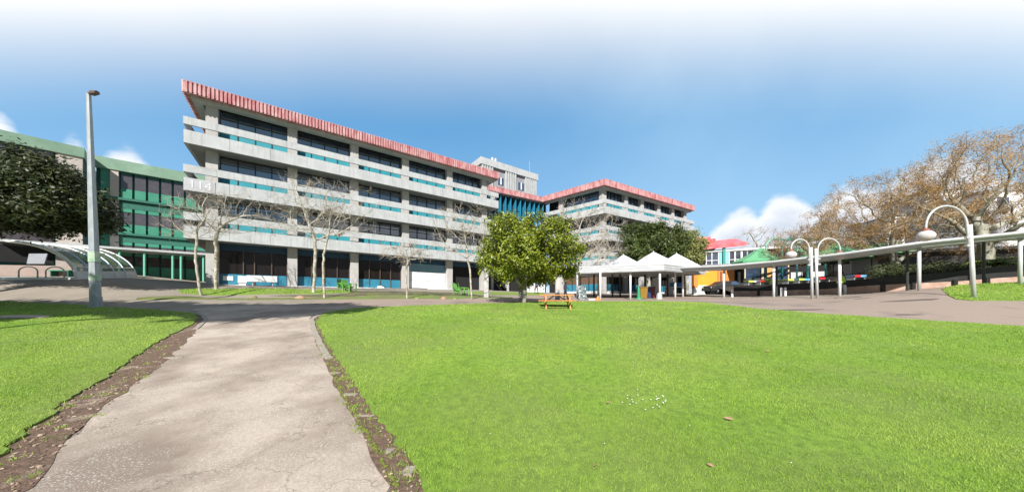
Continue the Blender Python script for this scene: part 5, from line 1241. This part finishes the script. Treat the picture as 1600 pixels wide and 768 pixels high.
# hedge mass far under the trees (dark building and wall)
def backwall():
    a = W(1330, 0, 31.5); c = W(1372, 0, 30.5); f_ = Face(a, c); t = MB().box(0, f_.L, 0, .3, 2.2, hgt(402, 31), f_.M()); tag(t.build('screen_wall', mat('pale_grey_wall', (.42, .43, .45), .8)), 'pale grey wall end below the right green umbrella', 'wall')
    a = W(1225, 0, 42); c = W(1440, 0, 36); f_ = Face(a, c); t = thing('pavilion', 'dark fronted low pavilion with green and white roof behind the walkway', 'building', (a.x, a.y, 2.6))
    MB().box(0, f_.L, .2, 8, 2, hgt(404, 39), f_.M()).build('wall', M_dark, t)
    mb = MB(); z = hgt(404, 39); P = [f_.pt(-.5, -.6), f_.pt(f_.L+.5, -.6), f_.pt(f_.L+.5, 5), f_.pt(-.5, 5)]; mb.add([(P[0].x, P[0].y, z), (P[1].x, P[1].y, z), (P[2].x, P[2].y, z+2.4), (P[3].x, P[3].y, z+2.4), (P[2].x, P[2].y, z), (P[3].x, P[3].y, z)], [(0, 1, 2, 3), (1, 4, 2), (0, 3, 5), (0, 5, 4, 1)]); rf = mb.build('roof', M_tentg, t)
    for (xa, xb, ya, yb) in ((1333, 1338, 374, 392), (1355, 1359, 376, 390), (1338, 1355, 387, 391), (1386, 1389, 372, 386), (1410, 1414, 366, 384), (1389, 1410, 376, 379), (1389, 1410, 382, 385)):
        MB().box(f_.t(xa, 1), f_.t(xb, 1), 1, 1.3, hgt(yb, f_.pt(f_.t(xa)).y+1), hgt(ya, f_.pt(f_.t(xa)).y+1), f_.M()).build('roof_frame', M_white, rf)
    for i, px in enumerate((1236, 1252, 1270, 1290)): 
        ta = f_.t(px); MB().box(ta, ta+1.2, .05, .18, 3.6, 5.4, f_.M()).build('window', M_glass2 if i % 2 else mat('window_white', (.6, .6, .58), .5), t)
    # dark block under the big tree
    a = W(1440, 0, 30); c = W(1640, 0, 27); f_ = Face(a, c); t = thing('dark_building', 'dark shaded low building under the largest russet tree', 'building', (a.x, a.y, 2.8)); MB().box(0, f_.L, 0, 6, 2.3, hgt(392, 29), f_.M()).build('wall', mat('shaded_wall', (.035, .035, .035), .9), t); MB().box(-.3, f_.L+.3, -.5, 6.4, hgt(392, 29), hgt(392, 29)+.25, f_.M()).build('roof', mat('roof_grey', (.12, .12, .12), .8), t)  # near-black wall colour paints in the shade under the tree
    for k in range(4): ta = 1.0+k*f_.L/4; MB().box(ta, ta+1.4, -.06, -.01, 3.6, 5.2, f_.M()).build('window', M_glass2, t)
backwall()
def white_block(px0, px1, Y, pyt, lb, m=M_white, win=True, dY=-1.5, rows=3):
    a = W(px0, 0, Y); c = W(px1, 0, Y+dY); f_ = Face(a, c); z1 = hgt(pyt, Y); t = thing('apartment_building', lb, 'building', (a.x, a.y, 3.5)); MB().box(0, f_.L, 0, 10, 3, z1, f_.M()).build('wall', m, t); MB().box(-.2, f_.L+.2, -.2, 10.2, z1, z1+.35, f_.M()).build('parapet', M_conc_d, t)
    for r_ in range(rows):
        k = int(f_.L/3.2)
        for j in range(k): ta = 1+j*f_.L/k; MB().box(ta, ta+1.5, -.05, -.01, z1-2.3-r_*3.2, z1-.9-r_*3.2, f_.M()).build('window', M_glass, t)
white_block(1390, 1440, 62, 338, 'white building seen through the middle russet branches')
white_block(1445, 1500, 58, 300, 'tall white building behind the largest russet tree')
white_block(1545, 1660, 48, 300, 'white building at the far right behind mossy branches', rows=2)
# round white tank
p = W(1582, 0, 40); t = MB().lathe([(1.6, 3.0), (1.6, hgt(335, 40)), (1.2, hgt(325, 40)), (.5, hgt(318, 40)), (.01, hgt(316, 40))], (p.x, p.y, 0), 20); tag(t.build('water_tank', M_white, smooth=True), 'white domed tank glimpsed behind branches at the far right', 'tank')

# cafe tables and bright seats
def cafe_table(px, Y, cols_, lb, dz=.62):
    p = at(px, Y, dz); t = thing('cafe_table', lb, 'table', p, 'bright cafe tables'); 
    MB().box(p.x-.5, p.x+.5, p.y-.35, p.y+.35, p.z+.72, p.z+.77).build('tabletop', cols_[0], t)
    for k, m in enumerate(cols_[1:]): MB().box(p.x-.5+k*1.0/(len(cols_)-1)+.01, p.x-.5+(k+1)*1.0/(len(cols_)-1)-.01, p.y-.38, p.y-.352, p.z+.60, p.z+.77).build('cloth_panel', m, t)
    for dx in (-.42, .42): MB().box(p.x+dx-.03, p.x+dx+.03, p.y-.3, p.y+.3, p.z-1.0, p.z+.72).build('leg', M_galv, t)
mY = mat('lime_cloth', (.55, .70, .08), .6); mR = mat('red_cloth', (.65, .02, .03), .6); mB = mat('sky_blue_cloth', (.15, .50, .80), .6)
cafe_table(1173, 30.5, [mY, mY, M_white], 'cafe table with lime cloth left of the red one')
cafe_table(1191, 30.0, [M_white, mR, mB], 'cafe table with red and pale blue cloth')
cafe_table(1234, 28.5, [mY, mY, M_white], 'cafe table with lime and white cloth behind twin bollards')
cafe_table(1251, 28.0, [mB, mY, mB], 'cafe table with lime and sky blue cloth left of the paired lamps')
cafe_table(1283, 27.0, [M_white, mR, M_black], 'cafe table with dark red cloth right of the paired lamps')
cafe_table(1337, 25.5, [mB, mR, mB], 'cafe table with sky blue cloth before the pale grey wall')

# parked car by the orange building
def car():
    p = at(1130, 34.2); t = thing('parked_car', 'dark grey hatchback parked before the orange wall', 'car', p); 
    L_, Wd = 4.1, 1.7; Rm = Matrix.Translation(p+Vector((0, 0, 0))) @ Matrix.Rotation(R(8), 4, 'Z')
    prof = [(-2.05, .35), (-2.0, .75), (-1.75, .95), (-1.15, 1.02), (-.45, 1.45), (.9, 1.48), (1.6, 1.25), (1.95, .95), (2.05, .6), (2.0, .3)]
    n = len(prof); V = []
    for y, ins in ((-Wd/2, 0), (-Wd/2+.0, 0), (Wd/2, 0)): pass
    lay = [(-Wd/2, 1.0), (Wd/2, 1.0)]
    for (y, _) in lay:
        for (x, z) in prof: V.append(Rm @ Vector((x, y*(1 if z < 1.05 else .84), z)))
    Fc = [tuple(range(n)), tuple(range(2*n-1, n-1, -1))]+[(i, n+i, n+(i+1) % n, (i+1) % n) for i in range(n)]
    MB().add(V, Fc).build('body', mat('car_paint', (.035, .037, .04), .3, coat=.5), t, bevel=.05)
    w = MB(); 
    for y in (-Wd/2*.93-.0, ): w.add([Rm @ Vector(q) for q in ((-1.0, y-.03, 1.06), (-.45, y+.06, 1.38), (.9, y+.06, 1.40), (1.45, y-.03, 1.08))], [(0, 1, 2, 3)])
    w.build('side_window', M_glass, t)
    for x in (-1.3, 1.3):
        for y in (-Wd/2+.08, Wd/2-.08):
            a = Rm @ Vector((x, y-.1, .32)); b = Rm @ Vector((x, y+.1, .32)); wh = MB().tube([a, b], .32, 16).build('wheel', M_black, t)
            MB().tube([a+(a-b)*.03, b], .18, 12).build('rim', M_galv, wh)
    for s in (-1, 1): q = Rm @ Vector((-2.02, s*.6, .72)); MB().lathe([(.001, -.07), (.09, 0), (.001, .07)], q, 8).build('headlight', M_white, t)
car()
print('objects', len(bpy.data.objects), 'verts', sum(len(o.data.vertices) for o in bpy.data.objects if o.type == 'MESH'))
